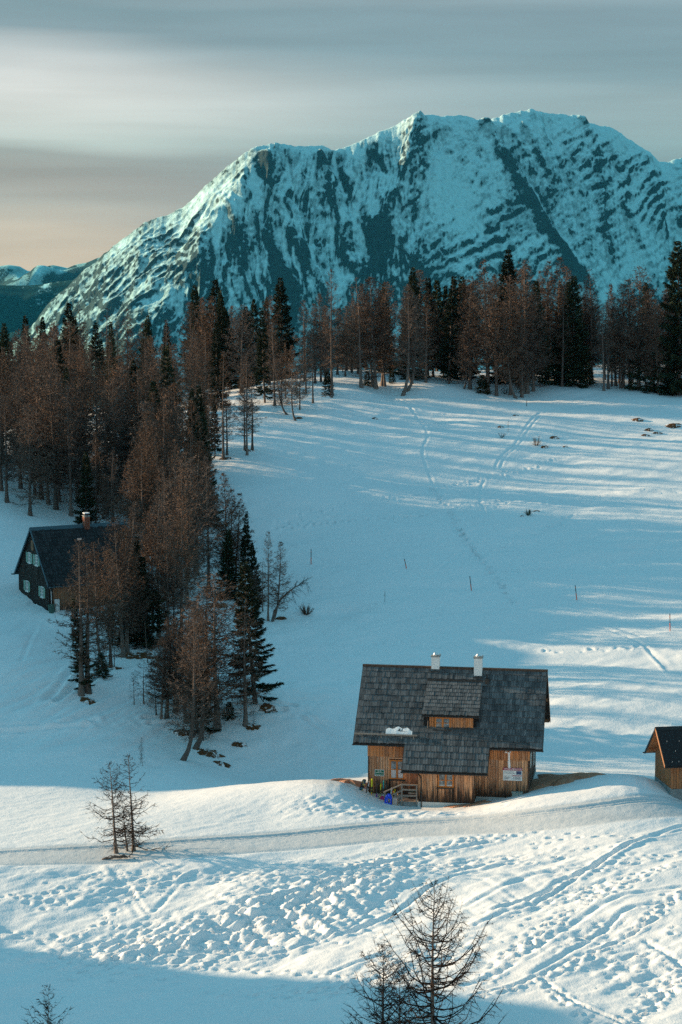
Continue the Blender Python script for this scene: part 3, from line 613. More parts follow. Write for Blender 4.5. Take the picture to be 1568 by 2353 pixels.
def ridge(name, sk, d, run, base, am, mat, label, step=25.0, seed=0, rk=None):
    x_, z_ = crest(sk, d); x = np.arange(x_[0], x_[-1], step); s = np.arange(-run * .35, run, step * 1.2)
    XX, SS = np.meshgrid(x, s); z0 = np.interp(x, x_, z_) + am * .25 * fbm(x / (am * 4), x * 0, 3, seed=seed)
    u = np.clip(SS / run, -1, 1); D = np.where(SS > 0, u, -u * 1.5)
    ZZ = z0 - (z0 - base) * np.clip(D, 0, 1) ** .8 + sstep(0, .12, D) * am * (fbm((XX + .3 * SS) / (am * 4), SS / (am * 7), 4, .55, seed=seed + 3) * 1.6)
    me = np_mesh(name, np.stack([XX, d - SS, ZZ], -1).reshape(-1, 3), [grid_faces(len(s), len(x))[:, ::-1]], mat, True)
    if rk is not None:
        gy, gx = np.gradient(ZZ, s, x)
        r = np.clip(rk + .9 * (gx * .6 + np.hypot(gy, gx) - .45) + .55 * fbm(XX / 120, SS / 200, 3, .6, seed=seed + 5), 0, 1)
        a = me.attributes.new('rock', 'FLOAT', 'POINT'); a.data.foreach_set('value', r.astype(np.float32).ravel())
    o = link(name, me, kind='structure'); o['label'] = label
ridge('far_mountain_range', [(-700, 640), (-300, 620), (-100, 612), (0, 604), (22, 602), (45, 606), (62, 617), (88, 623), (105, 610), (120, 607), (140, 612), (155, 616), (175, 609), (200, 606), (225, 595), (260, 588), (330, 575), (420, 600), (700, 640)], 9900, 2300, -700, 130, 'mountain_rock_and_snow', 'distant snowy peaks low on the horizon', 18, 71, .36)
ridge('forested_ridge', [(-900, 640), (-300, 652), (0, 656), (60, 657), (100, 655), (140, 648), (200, 640), (300, 636), (500, 640), (800, 650)], 9000, 1700, -740, 100, 'far_forest', 'dark forested ridge with snowy clearings below distant peaks', 25, 81)
MB().add([(-15000, 500, -742), (15000, 500, -742), (15000, 11000, -742), (-15000, 11000, -742)], [(0, 1, 2, 3)]).build('valley_floor', 'far_forest', kind='structure')
# slope that falls from the pasture edge to the valley
vx = np.linspace(-1500, 1500, 60); vy = np.concatenate([np.linspace(536, 1400, 30), [1800, 2600]])
VX, VY = np.meshgrid(vx, vy)
edge = base_z(np.clip(vx, -185, 185), np.full(60, 536.0))
VZ = np.maximum(edge - .8 - (VY - 536) * .62 + 30 * fbm(VX / 150, VY / 150, 3, seed=91) * sstep(540, 700, VY), -745)
link('valley_slope', np_mesh('valley_slope', np.stack([VX, VY, VZ], -1).reshape(-1, 3), [grid_faces(len(vy), len(vx))], 'snow', True), kind='structure')

# ------------------------------------------------------------------ air
hz = MB().box(-16000, 16000, -120, 11200, -780, 790).mesh('haze', 'snow')
hz.materials.clear()
hm = bpy.data.materials.new('haze_air'); hm.use_nodes = True
k = NT(hm.node_tree)
pv = k.n('ShaderNodeVolumePrincipled', ins={'Color': (.006, .062, .10, 1.0), 'Absorption Color': (0.0, .97, 1.0, 1.0), 'Density': 7.4e-5, 'Anisotropy': 0.0})
k.t.links.new(pv.outputs[0], k.n('ShaderNodeOutputMaterial').inputs['Volume'])
hz.materials.append(hm); link('haze', hz, kind='stuff')
# ------------------------------------------------------------------ buildings
def spread_pieces(name, items, parent, limit, stuff_name, mat):
    """items: (mesh, matrix); the first `limit` become objects, the rest one joined mesh"""
    for me, M in items[:limit]:
        o = link(name, me, parent); o.matrix_local = M
    if len(items) > limit:
        mb = MB()
        for me, M in items[limit:]:
            mb.add([M @ v.co for v in me.vertices], [tuple(p.vertices) for p in me.polygons])
        mb.build(stuff_name, mat, parent, kind='stuff')
def shingle_meshes(w, l, th, mat, n=5, pointed=False):
    out = []
    for i in range(n):
        m = MB(); ww = w * rr.uniform(.90, .97); e = rr.uniform(-.02, .02)
        if pointed:
            p = [(-ww / 2, 0), (-ww / 2, -l * .7), (0, -l), (ww / 2, -l * .7), (ww / 2, 0)]
            m.prism([(x, y, th if y < 0 else 0) for x, y in p], (0, 0, -th * .9))
        else:
            t1 = th * rr.uniform(.9, 1.25)
            m.hexa([(-ww / 2, e - l, 0), (ww / 2, -l, 0), (ww / 2, 0, 0), (-ww / 2, 0, 0)], [(-ww / 2, e - l, t1), (ww / 2, -l, t1), (ww / 2, 0, .006), (-ww / 2, 0, .006)])
        out.append(m.mesh('shingle', mat))
    return out
def shingle_field(meshes, p0, ux, down, nrm, length, depth, w, row, skip=None, jit=.012, mw=.2, ml=.5):
    """rows of shingles: p0 top left corner, ux along the ridge, down the slope"""
    ux, down, nrm = Vector(ux).normalized(), Vector(down).normalized(), Vector(nrm).normalized()
    items = []; nrow = max(1, int(round(depth / row))); row = depth / nrow
    for r in range(nrow):
        x = -w * (.5 if r % 2 else 0) * .6; 
        while x < length - .02:
            ww = w * rr.uniform(.82, 1.18); x0, x1 = max(x, 0), min(x + ww, length); x += ww
            if x1 - x0 < .05: continue
            c = (x0 + x1) / 2; s1 = (r + 1) * row
            if skip and skip(c, s1 - row * .5): continue
            p = Vector(p0) + ux * c + down * (s1 - row * 1.08 + rr.uniform(-jit, jit) * 2.2) + nrm * (.003 + .016 * rr.random() ** 2)
            M = Matrix((ux, -down, nrm)).transposed().to_4x4()
            M.translation = p
            M = M @ Matrix.Rotation(rr.gauss(0, .012), 4, 'Z') @ Matrix.Diagonal(((x1 - x0) / mw, row * 1.1 / ml, 1, 1))
            items.append((rr.choice(meshes), M, s1))
    return items
def boards(parent, mat, p0, ux, n, width, zlo, zhi, holes=(), w=.24, th=.03, jag=.03, name='plank', zlo_f=None, zhi_f=None, off=(0, 0, 0)):
    """upright boards on a wall; p0 wall start, ux along it, n outward; holes = (u0,u1,z0,z1)"""
    ux, n = Vector(ux), Vector(n); u = 0.0
    while u < width - .03:
        ww = min(w * rr.uniform(.75, 1.2), width - u)
        if width - u - ww < .06: ww = width - u
        t = th * rr.uniform(.75, 1.3); a, b = u + .010, u + ww - .010; c = (a + b) / 2
        lo = (zlo_f(c) if zlo_f else zlo) + rr.uniform(-jag, jag); hi = zhi_f(c) if zhi_f else zhi
        spans = [(lo, hi)]
        for h0, h1, z0, z1 in holes:
            if b > h0 + .02 and a < h1 - .02:
                if a < h0 - .05: b = h0
                elif b > h1 + .05: a = h1
                else: spans = [q for s in spans for q in ((s[0], min(s[1], z0)), (max(s[0], z1), s[1])) if q[1] - q[0] > .04]
        for l_, h_ in spans:
            if h_ - l_ < .05: continue
            A = [Vector(p0) + ux * q + Vector((0, 0, z)) for q, z in ((a, l_), (b, l_), (b, h_), (a, h_))]
            if zhi_f and len(spans) == 1: A[3].z = zhi_f(a); A[2].z = zhi_f(b)
            MB().hexa(A, [p + n * t for p in A]).build(name, mat, parent, off)
        u += ww
def window(parent, p0, ux, n, w, h, cols=2, rows=2, frame='window_frame_wood', fr=.085, curtain=0.0, glass='window_glass', sill='brown_metal', off=(0, 0, 0), name='window', mid=.13):
    """window frame with its panes as sub-parts; p0 lower left corner on the wall face"""
    ux, n = Vector(ux), Vector(n); z = Vector((0, 0, 1)); p0 = Vector(p0)
    m = MB()
    def bar(u0, u1, z0, z1, d0, d1, mb=m):
        A = [p0 + ux * a + z * b + n * d0 for a, b in ((u0, z0), (u1, z0), (u1, z1), (u0, z1))]
        mb.hexa(A, [q + n * (d1 - d0) for q in A])
    bar(0, w, 0, fr, -.05, .05); bar(0, w, h - fr, h, -.05, .05); bar(0, fr, fr, h - fr, -.05, .05); bar(w - fr, w, fr, h - fr, -.05, .05)
    if cols == 2: bar(w / 2 - mid / 2, w / 2 + mid / 2, fr, h - fr, -.04, .055)
    cells = [(fr, w - fr)] if cols == 1 else [(fr, w / 2 - mid / 2), (w / 2 + mid / 2, w - fr)]
    zs = [fr + (h - 2 * fr) * i / rows for i in range(rows + 1)]
    for c0, c1 in cells:
        for q in zs[1:-1]: bar(c0, c1, q - .022, q + .022, -.03, .035)
    f = m.build(name, frame, parent, off)
    for c0, c1 in cells:
        for a, b in zip(zs[:-1], zs[1:]):
            g = MB(); bar(c0 + .004, c1 - .004, a + .024, b - .024, -.012, 0.0, g); g.build('pane', glass, f, off)
        if curtain:
            g = MB(); bar(c0 + .01, c1 - .01, fr, fr + (h - 2 * fr) * curtain, .002, .006, g); g.build('curtain', 'curtain', f, off)
    if sill:
        g = MB(); bar(-.06, w + .06, -.09, -.004, -.03, .13, g); g.build('sill', sill, f, off)
    return f
def gutter(parent, a, b, off=(0, 0, 0), r=.085, mat='brown_metal'):
    m = MB(); a, b = Vector(a), Vector(b); d = (b - a).normalized(); s = d.cross(Vector((0, 0, 1))).normalized(); N = 6
    ring = [s * (math.cos(t) * r) + Vector((0, 0, -math.sin(t) * r)) for t in [math.pi * i / N for i in range(N + 1)]]
    inner = [q * .86 for q in reversed(ring)]
    poly = [a + q for q in ring + inner]
    m.prism(poly, b - a)
    return m.build('gutter', mat, parent, off)

# ---- main hut; local frame: x along the ridge, y into the hill, z = 0 at the ridge, lifted so that the empty sits at the foot
HB = 9.45
o_ = (0, 0, HB)
hw = hut_world(0, 0, -HB)
hut = empty('wooden_hut', hw, -HUT[3], 'weathered timber ski hut with grey shingle roof, dormer and two white chimneys', 'hut')
K = 4.8095 / 5.0415; L2 = 6.902; RUN = 5.0415; XA0, XA1, ANN = -3.114, 3.060, 1.615
def rz(y): return -K * abs(y)
core = MB()
core.prism([(-5.83, -4.25, -9.6), (-5.83, 4.25, -9.6), (-5.83, 4.25, rz(4.25) - .22), (-5.83, 0, -.25), (-5.83, -4.25, rz(4.25) - .22)], (11.66, 0, 0))
core.prism([(-1.98, -5.74, -9.6), (-1.98, -4.26, -9.6), (-1.98, -4.26, rz(4.26) - .25), (-1.98, -5.74, rz(5.74) - .25)], (3.98, 0, 0))
core.build('wall', 'dark_wood', hut, o_)
# plinths
MB().box(-2.03, 2.04, -5.83, -5.75, -9.9, -8.84).box(2.0, 2.06, -5.829, -4.31, -9.9, -8.82).box(-2.06, -1.99, -5.829, -4.31, -9.9, -8.84).build('plinth', 'white_plaster', hut, o_)
MB().box(2.065, 5.9, -4.33, -4.26, -9.9, -8.68).box(5.84, 5.91, -4.325, 4.3, -9.9, -8.55).build('plinth', 'concrete', hut, o_)
MB().box(-5.9, -2.065, -4.33, -4.26, -9.9, -8.76).box(-5.91, -5.84, -4.325, 4.3, -9.9, -8.7).build('plinth', 'concrete', hut, o_)
WINL = (5.88 - 4.32, 5.88 - 3.22, -7.62, -6.18)
# boards, course by course
FX = Vector((1, 0, 0)); FN = Vector((0, -1, 0))
boards(hut, 'weathered_plank', (-5.88, -4.262, 0), FX, FN, 3.83, -8.74, -5.95, [(WINL[0] - .06, WINL[1] + .06, WINL[2] - .12, WINL[3] + .06)], .22, off=o_)
boards(hut, 'upper_plank', (-5.97, -4.262, 0), FX, FN, 3.92, -5.97, -4.55, [(WINL[0] + .03, WINL[1] + .15, WINL[2], WINL[3] + .05)], .24, .055, off=o_)
boards(hut, 'weathered_plank', (2.06, -4.262, 0), FX, FN, 3.84, -8.66, -5.87, [], .22, off=o_)
boards(hut, 'upper_plank', (2.06, -4.262, 0), FX, FN, 3.9, -5.89, -4.55, [], .24, .055, off=o_)
WINA = (-.60 + 2.03, .57 + 2.03, -7.71, -6.64)
boards(hut, 'weathered_plank', (-2.03, -5.752, 0), FX, FN, 4.07, -8.82, -6.05, [(WINA[0] - .05, WINA[1] + .05, WINA[2] - .11, WINA[3] + .04)], .21, .045, off=o_)
boards(hut, 'weathered_plank', (2.0, -5.752, 0), (0, 1, 0), (1, 0, 0), 1.45, -8.80, -6.0, [], .22, .04, off=o_)
boards(hut, 'weathered_plank', (-1.98, -4.302, 0), (0, -1, 0), (-1, 0, 0), 1.45, -8.80, -6.0, [], .22, .04, off=o_)
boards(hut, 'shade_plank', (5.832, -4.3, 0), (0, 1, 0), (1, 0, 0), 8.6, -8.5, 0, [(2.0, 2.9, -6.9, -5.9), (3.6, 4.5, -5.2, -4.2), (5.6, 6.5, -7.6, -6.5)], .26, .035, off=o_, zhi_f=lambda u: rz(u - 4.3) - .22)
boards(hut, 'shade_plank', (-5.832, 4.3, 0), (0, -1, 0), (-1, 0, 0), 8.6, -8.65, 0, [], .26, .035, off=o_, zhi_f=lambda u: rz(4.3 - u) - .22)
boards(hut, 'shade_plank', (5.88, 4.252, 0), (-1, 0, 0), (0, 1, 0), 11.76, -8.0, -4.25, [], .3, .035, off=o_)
for a, b, c, d in [(2.0, 2.9, -6.9, -5.9), (3.6, 4.5, -5.2, -4.2), (5.6, 6.5, -7.6, -6.5)]:
    window(hut, (5.845, -4.3 + a, c), (0, 1, 0), (1, 0, 0), b - a, d - c, frame='white_paint', sill=None, off=o_)
window(hut, (-4.32, -4.29, -7.62), FX, FN, 1.10, 1.44, 2, 2, fr=.10, curtain=.5, off=o_)
window(hut, (-.60, -5.79, -7.71), FX, FN, 1.17, 1.05, 2, 2, fr=.10, curtain=.10, off=o_)
MB().box(-4.42, -4.325, -4.33, -4.29, -7.70, -6.09).box(-3.215, -3.12, -4.33, -4.29, -7.70, -6.09).box(-4.42, -3.12, -4.332, -4.29, -6.085, -6.0).build('window_surround', 'weathered_plank', hut, o_)
MB().box(-5.93, -5.84, -4.35, -4.25, -8.74, -5.97).box(5.83, 5.925, -4.35, -4.25, -8.64, -5.9).build('corner_board', 'shade_plank', hut, o_)
MB().box(2.045, 2.095, -5.80, -5.70, -8.82, -6.0).build('corner_board', 'shade_plank', hut, o_)
# roof boards and rafters
T = .14
roof = MB()
def slab(y0, y1, x0, x1, sgn=-1, t=T, lift=0.0):
    a = (sgn * y0, rz(y0) + lift); b = (sgn * y1, rz(y1) + lift)
    roof.hexa([(x0, a[0], a[1] - t * 1.35), (x1, a[0], a[1] - t * 1.35), (x1, b[0], b[1] - t * 1.35), (x0, b[0], b[1] - t * 1.35)], [(x0, a[0], a[1]), (x1, a[0], a[1]), (x1, b[0], b[1]), (x0, b[0], b[1])])
slab(0, RUN, -L2, L2); slab(0, 5.07, -L2, L2, 1); slab(RUN + .002, RUN + ANN, XA0, XA1)
roof_o = roof.build('roof', 'roof_underlay', hut, o_)
# verge boards (two each side) and rafters seen under the right verge
for sx in (-1, 1):
    for sg, run in ((-1, RUN), (1, 5.07)):
        a = (0, 0.0); b = (sg * run, rz(run))
        x0 = sx * (L2 + .002); m = MB()
        m.hexa([(x0, a[0], a[1] - .26), (x0 + sx * .03, a[0], a[1] - .26), (x0 + sx * .03, b[0], b[1] - .26), (x0, b[0], b[1] - .26)], [(x0, a[0], a[1] + .03), (x0 + sx * .03, a[0], a[1] + .03), (x0 + sx * .03, b[0], b[1] + .03), (x0, b[0], b[1] + .03)])
        m.build('verge_board', 'rafter_wood' if sx > 0 and sg > 0 else 'dark_wood', roof_o)
for o in list(roof_o.children):
    o.data.transform(Matrix.Translation(o_))
for y, z in ((4.6, rz(4.6) - .45), (2.4, rz(2.4) - .45), (0, -.5), (-2.4, rz(2.4) - .45), (-4.45, rz(4.45) - .42)):
    MB().box(5.85, 6.86, y - .09, y + .09, z - .12, z + .12).build('purlin', 'rafter_wood', hut, o_)
MB().box(-L2 - .05, L2 + .05, -.17, .0, -.10, .045).box(-L2 - .05, L2 + .05, .003, .17, -.10, .04).build('ridge_board', 'shade_plank', hut, o_)
# shingles
sh = shingle_meshes(.2, .5, .045, 'wood_shingle', 8)
sl = math.hypot(1, K); dn = Vector((0, -1, -K)); nr = Vector((0, -K, 1)).normalized()
DY0, DY1, DX0, DX1 = 1.0, 4.25, -1.93, 2.20
def in_dormer(c, s):
    x = -L2 + c; y = s / sl
    return DX0 + .12 < x < DX1 - .12 and 1.05 < y < 3.86
main = shingle_field(sh, (-L2, 0, .012), FX, dn, nr, 2 * L2, RUN * sl, .205, .535, in_dormer)
ann = shingle_field(sh, (XA0, -RUN, rz(RUN) + .012), FX, dn, nr, XA1 - XA0, ANN * sl, .205, .56)
DKs = (2.78 - .93) / (DY1 - DY0)
dsl = math.hypot(1, DKs); ddn = Vector((0, -1, -DKs)); dnr = Vector((0, -DKs, 1)).normalized()
dorm = shingle_field(sh, (DX0, -DY0, -.93 + .07), FX, ddn, dnr, DX1 - DX0, (DY1 - DY0) * dsl, .17, .40)
main.sort(key=lambda q: -q[2])
def lift(l): return [(m_, Matrix.Translation(o_) @ M) for m_, M, s in l]
ann_, dorm_, main_ = lift(ann), lift(dorm), lift(main)
allp = ann_ + dorm_ + main_
spread_pieces('shingle', allp, hut, 300, 'shingles', 'wood_shingle')
back = shingle_field(sh, (L2, 0, .012), (-1, 0, 0), (0, 1, -K), (0, K, 1), 2 * L2, 5.07 * sl, .8, .5)
spread_pieces('shingle', lift(back), hut, 0, 'rear_shingles', 'wood_shingle')
# dormer
d = MB()
d.prism([(DX0, -DY0, -.93 - .10), (DX0, -DY1, -2.78 - .10), (DX0, -DY1, -2.78 + .05), (DX0, -DY0, -.93 + .05)], (DX1 - DX0, 0, 0))
dormer = d.build('dormer', 'roof_underlay', hut, o_)
MB().prism([(-1.45, -3.86, -3.80), (-1.45, -3.86, -2.68), (-1.45, -1.3, -1.24)], (3.2, 0, 0)).build('dormer_wall', 'dark_wood', dormer, o_)
boards(dormer, 'upper_plank', (-1.46, -3.862, 0), FX, FN, 3.24, -3.72, -2.70, [(.38, 1.58, -3.85, -2.9)], .16, .035, off=o_)
window(dormer, (-1.05, -3.885, -3.82), FX, FN, 1.17, .86, 2, 2, fr=.10, sill=None, off=o_)
MB().box(-1.17, .22, -4.18, -3.87, -3.98, -3.84).box(.25, 1.85, -4.02, -3.87, -3.83, -3.73).box(-1.55, -1.2, -4.02, -3.87, -3.83, -3.73).build('flashing', 'brown_metal', dormer, o_)
gutter(dormer, (DX0 - .05, -DY1 - .09, -2.80), (DX1 + .05, -DY1 - .09, -2.80), o_, .075)
MB().box(DX0, DX1, -1.03, -.90, -.90, -.72).build('flashing', 'brown_metal', dormer, o_)
MB().tube([(DX0 + .25, -DY1 - .05, -2.88), (DX0 + .32, -4.0, -3.05), (DX0 + .40, -3.98, -3.25), (DX0 + .40, -4.12, -3.75)], .04).build('downpipe', 'brown_metal', dormer, o_)
# eaves gutters
gutter(hut, (-L2 - .08, -RUN - .09, rz(RUN) - .10), (XA0, -RUN - .09, rz(RUN) - .10), o_)
gutter(hut, (XA1, -RUN - .09, rz(RUN) - .10), (L2 + .08, -RUN - .09, rz(RUN) - .10), o_)
gutter(hut, (XA0 - .08, -RUN - ANN - .09, rz(RUN + ANN) - .10), (XA1 + .08, -RUN - ANN - .09, rz(RUN + ANN) - .10), o_)
for x0, x1 in ((XA0 - .045, XA0 - .004), (XA1 + .004, XA1 + .045)):
    m = MB(); ya, yb = RUN + .1, RUN + ANN
    m.hexa([(x0, -ya, rz(ya) - .24), (x1, -ya, rz(ya) - .24), (x1, -yb, rz(yb) - .24), (x0, -yb, rz(yb) - .24)], [(x0, -ya, rz(ya) + .04), (x1, -ya, rz(ya) + .04), (x1, -yb, rz(yb) + .04), (x0, -yb, rz(yb) + .04)])
    m.build('verge_board', 'shade_plank', hut, o_)
MB().tube([(-1.95, -6.6, -6.55), (-1.83, -6.2, -6.85), (-1.78, -5.92, -7.1), (-1.78, -5.90, -9.2), (-1.84, -6.0, -9.38)], .05).build('downpipe', 'brown_metal', hut, o_)
MB().box(2.12, 2.62, -4.36, -4.29, -6.95, -6.72).build('lamp_box', 'black_plastic', hut, o_)
# chimneys
for cx, cy, zb, zt in ((-1.43, 0.0, -.12, .80), (1.80, -.36, -.45, .86)):
    ch = MB().box(cx - .30, cx + .30, cy - .27, cy + .27, zb, zt).build('chimney', 'chimney_plaster', hut, o_)
    MB().box(cx - .35, cx + .35, cy - .32, cy + .32, zt + .001, zt + .08).box(cx + .27, cx + .35, cy - .32, cy + .32, zt + .082, zt + .15).build('cap', 'grey_concrete', ch, o_)
    MB().tube([(cx - .02, cy, zt + .081), (cx - .02, cy, zt + .15)], .17, 10).tube([(cx - .02, cy, zt + .151), (cx - .02, cy, zt + .28), (cx - .02, cy, zt + .30)], [.17, .11, .02], 10).build('cowl', 'steel', ch, o_)
    if cy < -.1: MB().box(cx - .36, cx + .36, cy - .40, cy - .275, rz(cy - .4) - .0, rz(cy - .3) + .08).build('flashing', 'brown_metal', ch, o_)
    else: MB().box(cx - .36, cx + .36, cy - .42, cy - .275, -.36, -.24).build('flashing', 'brown_metal', ch, o_)
MB().box(2.36, 2.66, -1.08, -.78, -1.02, -.62).tube([(2.5, -.78, -.60), (2.5, -.78, -.34)], .055, 8).build('roof_vent', 'brown_metal', hut, o_)
# snow guard log, flue pipe with camera
m = MB().tube([(-L2, -4.62, rz(4.62) + .16), (-2.25, -4.62, rz(4.62) + .16)], .07, 7)
for x in (-6.3, -4.9, -3.4, -2.5): m.box(x - .03, x + .03, -4.75, -4.5, rz(4.62) - .12, rz(4.62) + .2)
m.build('snow_guard', 'grey_wood', hut, o_)
MB().tube([(4.44, -4.40, -5.3), (4.45, -4.40, -5.95)], .085, 10).tube([(4.45, -4.40, -5.97), (4.47, -4.40, -6.42)], .10, 10).build('flue_pipe', 'white_pipe', hut, o_)
MB().box(4.37, 4.53, -4.49, -4.31, -5.99, -5.93).build('pipe_clamp', 'steel', hut, o_)
MB().tube([(4.55, -4.35, -5.22), (4.40, -4.62, -5.28)], .07, 8).tube([(4.28, -4.38, -5.15), (4.24, -4.60, -5.24)], .06, 8).build('security_camera', 'white_pipe', hut, o_)
# porch: landing, steps and rails under the annex eave
MB().box(-3.35, -2.07, -5.75, -4.345, -9.7, -8.93).build('landing', 'grey_concrete', hut, o_)
for i in range(3): MB().box(-3.37, -2.08, -5.77 + .47 * i, -5.32 + .47 * i, -8.929, -8.885).build('floor_slab', 'grey_wood', hut, o_)
for i in range(3): MB().box(-3.36 - .32 * (i + 1), -3.355 - .32 * i, -5.70, -4.6, -9.8, -8.93 - .19 * (i + 1)).build('step', 'concrete', hut, o_)
for x, y, z0, z1 in ((-3.22, -5.78, -9.45, -7.62), (-2.12, -5.88, -9.0, -7.60), (-4.5, -5.5, -9.5, -8.35)): MB().box(x - .05, x + .05, y - .05, y + .05, z0, z1).build('rail_post', 'grey_wood', hut, o_)
def beam(a, b, w, h, nm, mat):
    a, b = Vector(a), Vector(b); s = (b - a).cross(Vector((0, 0, 1))).normalized() * w; z = Vector((0, 0, h))
    MB().hexa([a - s - z, a + s - z, a + s + z, a - s + z], [b - s - z, b + s - z, b + s + z, b - s + z]).build(nm, mat, hut, o_)
beam((-3.26, -5.83, -7.62), (-2.05, -5.83, -7.62), .06, .045, 'handrail', 'grey_wood'); beam((-4.6, -5.55, -8.32), (-3.26, -5.83, -7.62), .06, .045, 'handrail', 'grey_wood')
beam((-3.17, -5.78, -8.0), (-2.1, -5.78, -8.0), .025, .06, 'rail', 'grey_wood'); beam((-3.17, -5.78, -8.45), (-2.1, -5.78, -8.45), .025, .06, 'rail', 'grey_wood')
beam((-4.45, -5.5, -8.75), (-3.27, -5.75, -8.1), .025, .06, 'rail', 'grey_wood'); beam((-4.45, -5.5, -9.15), (-3.27, -5.75, -8.5), .025, .06, 'rail', 'grey_wood')
# ---- things on or by the hut (all in its frame)
def on_hut(name, x, y, z, label, cat, group=None, rz_=0.0):
    return empty(name, hut_world(x, y, z), -HUT[3] + rz_, label, cat, group)
def text(parent, body, x, y, z, size, mat, name='lettering', shear=0.0, align='CENTER', sx=1.0):
    cu = bpy.data.curves.new(name, 'FONT'); cu.body = body; cu.size = size; cu.align_x = align; cu.align_y = 'CENTER'; cu.extrude = .003; cu.shear = shear; cu.resolution_u = 2
    cu.materials.append(MATS[mat])
    tmp = link('lettering_outline', cu); me = bpy.data.meshes.new_from_object(tmp); bpy.data.objects.remove(tmp); bpy.data.curves.remove(cu)
    o = link(name, me, parent); o.location = (x, y, z); o.rotation_euler = (R(90), 0, 0); o.scale = (sx, 1, 1)
    return o
sg = on_hut('hut_sign', 4.02, -4.36, -7.38, 'white notice board headed WINKLERHÜTTE in a wine red band on timber wall', 'sign')
MB().box(0, 1.39, 0, .03, 0, .95).build('board', 'sign_white', sg)
MB().box(0, 1.39, -.006, -.0005, .755, .95).build('header', 'sign_red', sg)
text(sg, 'WINKLERHÜTTE', .695, -.010, .85, .165, 'print_white', shear=.18, sx=1.06)
text(sg, 'Selbstversorgerhütte', .07, -.004, .66, .10, 'print_grey', align='LEFT', sx=.86)
MB().box(.96, 1.34, -.006, -.0005, .47, .72).build('photo', 'print_blue', sg)
MB().box(.68, 1.39, -.006, -.0005, .345, .40).build('band', 'sign_red', sg)
m = MB()
for z, x0, x1 in ((.555, .08, .86), (.32, .08, .26), (.245, .08, .56), (.18, .08, .42), (.115, .08, .38), (.29, .74, .82), (.29, .88, 1.27), (.23, .74, .80), (.23, .88, 1.30), (.17, .74, .84), (.17, .88, 1.28), (.11, .74, .82), (.11, .88, 1.32)): m.box(x0, x1, -.004, -.0005, z - .016, z + .016)
m.build('small_print', 'print_grey', sg)
sg = on_hut('address_sign', -5.41, -4.36, -7.42, 'small green enamel sign with white edge above the skis', 'sign')
MB().box(0, .70, 0, .025, 0, .47).build('rim', 'print_white', sg); MB().box(.03, .67, -.006, -.0005, .03, .44).build('panel', 'sign_green', sg)
text(sg, 'Große', .35, -.010, .36, .11, 'print_white'); text(sg, 'Winklerhütte', .35, -.010, .255, .11, 'print_white', sx=.93); text(sg, 'Tauplitzalm 73', .35, -.010, .095, .11, 'print_white', sx=.9)
cb = on_hut('meter_cabinet', 4.72, -4.75, -8.95, 'grey green electric cabinet with yellow sticker at the foot of the wall', 'cabinet')
MB().box(0, .73, 0, .38, -.4, .74).build('body', 'cabinet_green', cb); MB().box(-.03, .76, -.03, .41, .742, .80).build('lid', 'cabinet_green', cb); MB().box(.02, .71, -.012, -.001, .05, .70).build('door', 'cabinet_green', cb)
MB().tube([(.37, -.019, .42), (.37, -.013, .42)], .09, 10).build('sticker', 'yellow', cb)
bx = on_hut('crate', -2.85, -4.9, -8.88, 'dark plastic crate on the porch landing behind the rail', 'crate')
MB().box(0, .6, 0, .4, 0, .34).build('body', 'black_plastic', bx); MB().box(-.02, .62, -.02, .42, .342, .40).build('lid', 'grey_concrete', bx)
for i, q in enumerate(((.12, .2), (.3, .15), (.47, .24))): MB().tube([(q[0], q[1], .401), (q[0], q[1], .56), (q[0], q[1], .60), (q[0], q[1], .66)], [.05, .05, .02, .02], 8).build('bottle', 'green_plastic', bx)
# skis leaning on the wall
def ski(x, z, w, l, mat, label, tilt=0.0, lean=.13, bind='black_plastic', mat2=None, y=-4.80, name='ski', cat='ski', dy=None):
    t = on_hut(name, x, y, z, label, cat, 'skis leaning on the hut wall' if cat == 'ski' else None)
    t.rotation_euler = (-lean, tilt, -HUT[3])
    prof = [(0, .6), (.06, .95), (.25, .8), (.5, .68), (.75, .85), (.9, 1.0), (.96, .75), (1.0, .1)]
    def body(a, b):
        pts = [(q, s) for q, s in prof if a <= q <= b]
        m = MB(); L = [(-w / 2 * s, 0, q * l) for q, s in pts] + [(w / 2 * s, 0, q * l) for q, s in reversed(pts)]
        fr_ = [(x_, -.012 - (.10 * max(0, (z_ / l - .9) / .1) ** 2), z_) for x_, _, z_ in L]
        m.prism(fr_, (0, .018, 0)); return m
    body(0, 1).build('body', mat, t)
    if mat2: MB().box(-w * .36, w * .36, -.022, -.0125, .05 * l, .36 * l).build('tail_print', mat2, t)
    MB().box(-w * .4, w * .4, -.075, -.013, .40 * l, .46 * l).box(-w * .4, w * .4, -.085, -.013, .54 * l, .62 * l).box(-w * .2, w * .2, -.03, -.0135, .461 * l, .539 * l).build('binding', bind, t)
    return t
ZG = -9.15
ski(-6.05, -9.1, .10, 1.66, 'black_plastic', 'black ski beside the snowboard, left of the hut corner', .16, .05, y=-4.9)
ski(-5.86, -9.15, .09, 1.62, 'ski_white', 'slim white ski at the hut corner beside the yellow ski', .03)
ski(-5.62, -9.25, .13, 1.72, 'ski_yellow', 'bright yellow ski, the broad one near the hut corner', .02, mat2='ski_orange')
ski(-5.22, -9.3, .12, 1.75, 'black_plastic', 'black ski with purple tail between two yellow skis', .0, mat2='ski_purple')
ski(-4.98, -9.3, .07, 1.45, 'ski_yellow', 'narrow yellow ski right of the purple tailed ski', .05)
ski(-4.72, -9.32, .10, 1.70, 'ski_teal', 'teal ski standing in front of the magenta sledge', .0, mat2='ski_white')
ski(-4.47, -9.35, .12, 1.76, 'black_plastic', 'black and white patterned ski right of the teal ski', -.02, mat2='ski_white')
